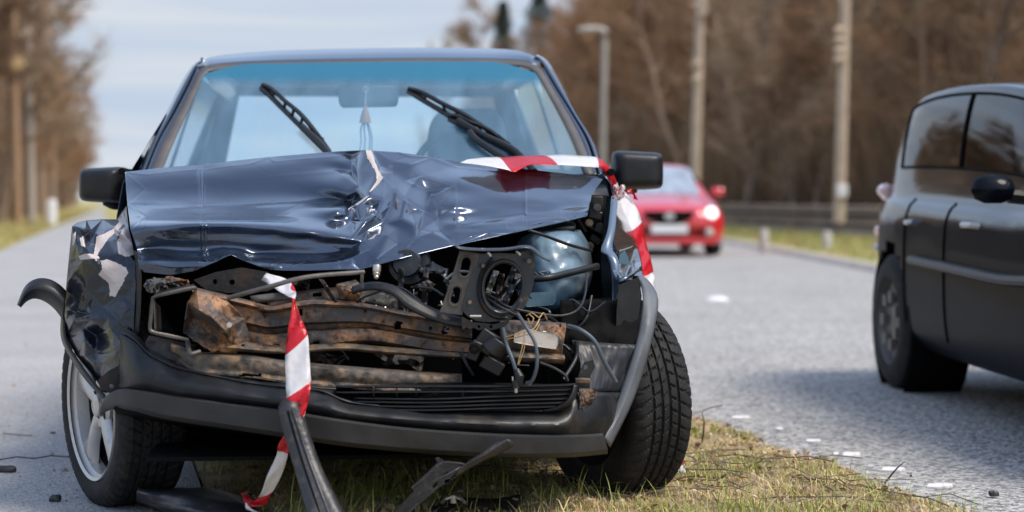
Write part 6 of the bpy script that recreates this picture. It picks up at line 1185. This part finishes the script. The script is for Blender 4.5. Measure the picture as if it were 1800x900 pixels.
# --- red car coming towards the camera
M['red'] = mat('bright_red_paint', (.62, .012, .02), .3, .1, 1, crough=.06, cior=1.8); M['lamp_on'] = emit_mat('lit_headlamp', (1, .97, .92), .95)
rc_o = at(1176, 450, 26.0); yaw3 = math.atan2(-(-.05), 1)
st3 = [(0, .55, .24, .50, .42, .56), (.05, .74, .20, .58, .52, .66), (.25, .86, .18, .66, .62, .76), (.7, .90, .17, .76, .66, .86), (1.15, .90, .17, .82, .66, .93), (1.6, .90, .17, .86, .62, 1.17), (2.05, .90, .17, .90, .60, 1.36), (2.6, .90, .17, .92, .59, 1.41), (3.3, .89, .18, .95, .56, 1.34), (4.0, .86, .22, .95, .54, 1.08), (4.4, .78, .3, .90, .5, .97), (4.5, .6, .4, .7, .4, .8)]
rc, Vr, _ = make_car('red_car', 'bright red car with lit headlamp driving towards the wreck in the far lane', (rc_o[0], 26, 0), yaw3, st3, None, 'red', None, (.85, 3.55))
nfr = Vr.shape[1]
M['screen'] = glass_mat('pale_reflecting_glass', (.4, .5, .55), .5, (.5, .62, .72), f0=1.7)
patch('windscreen', rc, Vr, si(Vr, 1.12), si(Vr, 2.02), 37, nfr-38, 'screen'); patch('side_window', rc, Vr, si(Vr, 1.7), si(Vr, 3.5), nfr-1-38, nfr-1-30, 'mpv_glass'); patch('side_window', rc, Vr, si(Vr, 1.7), si(Vr, 3.5), 30, 38, 'mpv_glass')
def fplate(name, P, y, m, th=.03, bevel=.01):
    V_ = [(x, y, z) for x, z in P]+[(x, y+th, z) for x, z in P]; n = len(P); obj(name, V_, [tuple(range(n)), tuple(range(2*n-1, n-1, -1))]+[(i, (i+1) % n, (i+1) % n+n, i+n) for i in range(n)], m, rc, local=True, bevel=bevel, smooth=30)
arc = [(.36*math.cos(a), .66+.17*math.sin(a)) for a in np.linspace(math.pi, 2*math.pi, 12)]
fplate('grille', [(-.38, .665)]+arc[1:-1]+[(.38, .665)], -.035, 'black')
fplate('badge', [(.07*math.cos(a), .60+.05*math.sin(a)) for a in np.linspace(0, 6.28, 14)[:-1]], -.06, 'alloy')
fplate('number_plate', [(-.26, .36), (.26, .36), (.26, .47), (-.26, .47)], -.07, 'white_plastic')
fplate('lower_intake', [(-.62, .30), (.62, .30), (.66, .42), (-.66, .42)], .0, 'black')
fplate('lower_lip', [(-.66, .20), (.66, .20), (.7, .275), (-.7, .275)], -.03, 'red')
for s in (-1, 1):
    mb = MB(); mb.lathe([(0, -.06), (.07, -.05), (.09, 0), (.09, .08)], (s*.64, .06, .64), (0, 1, 0), 20); mb.build('headlamp', 'lamp_on', rc, local=True)
    mb = MB(); mb.lathe([(0, -.03), (.05, -.02), (.065, .0), (.065, .06)], (s*.60, -.0, .36), (0, 1, 0), 16); mb.build('fog_lamp', 'lamp_white', rc, local=True)
    mb = MB(); mb.box((s*.98, 1.55, .96), (.20, .12, .14)); mb.build('door_mirror', 'red', rc, local=True, bevel=.04)
    mb = MB(); mb.tube([(s*.93, 1.56, .92), (s*.84, 1.58, .89)], .02, 6); mb.build('mirror_stalk', 'black', rc, local=True)
    car_wheel(rc, s*.78, .85, .31, .21, 1 if s < 0 else -1); car_wheel(rc, s*.78, 3.55, .31, .21, 1 if s < 0 else -1)
mb = MB(); mb.box((0, 2.2, .2), (1.5, 3.6, .04)); mb.build('underbody', 'black', rc, local=True)
# small pale thing on the road and pebbles
mb = MB(); g0 = ground(1261, 526); mb.lathe([(0, .03), (.05, .028), (.09, .01), (.1, 0)], (g0[0], g0[1], -.005), (0, 0, 1), 14); o = mb.build('road_stud', 'white_plastic', None); tag(o, 'single pale road stud in the lane between the wreck and the dark car', 'road stud')
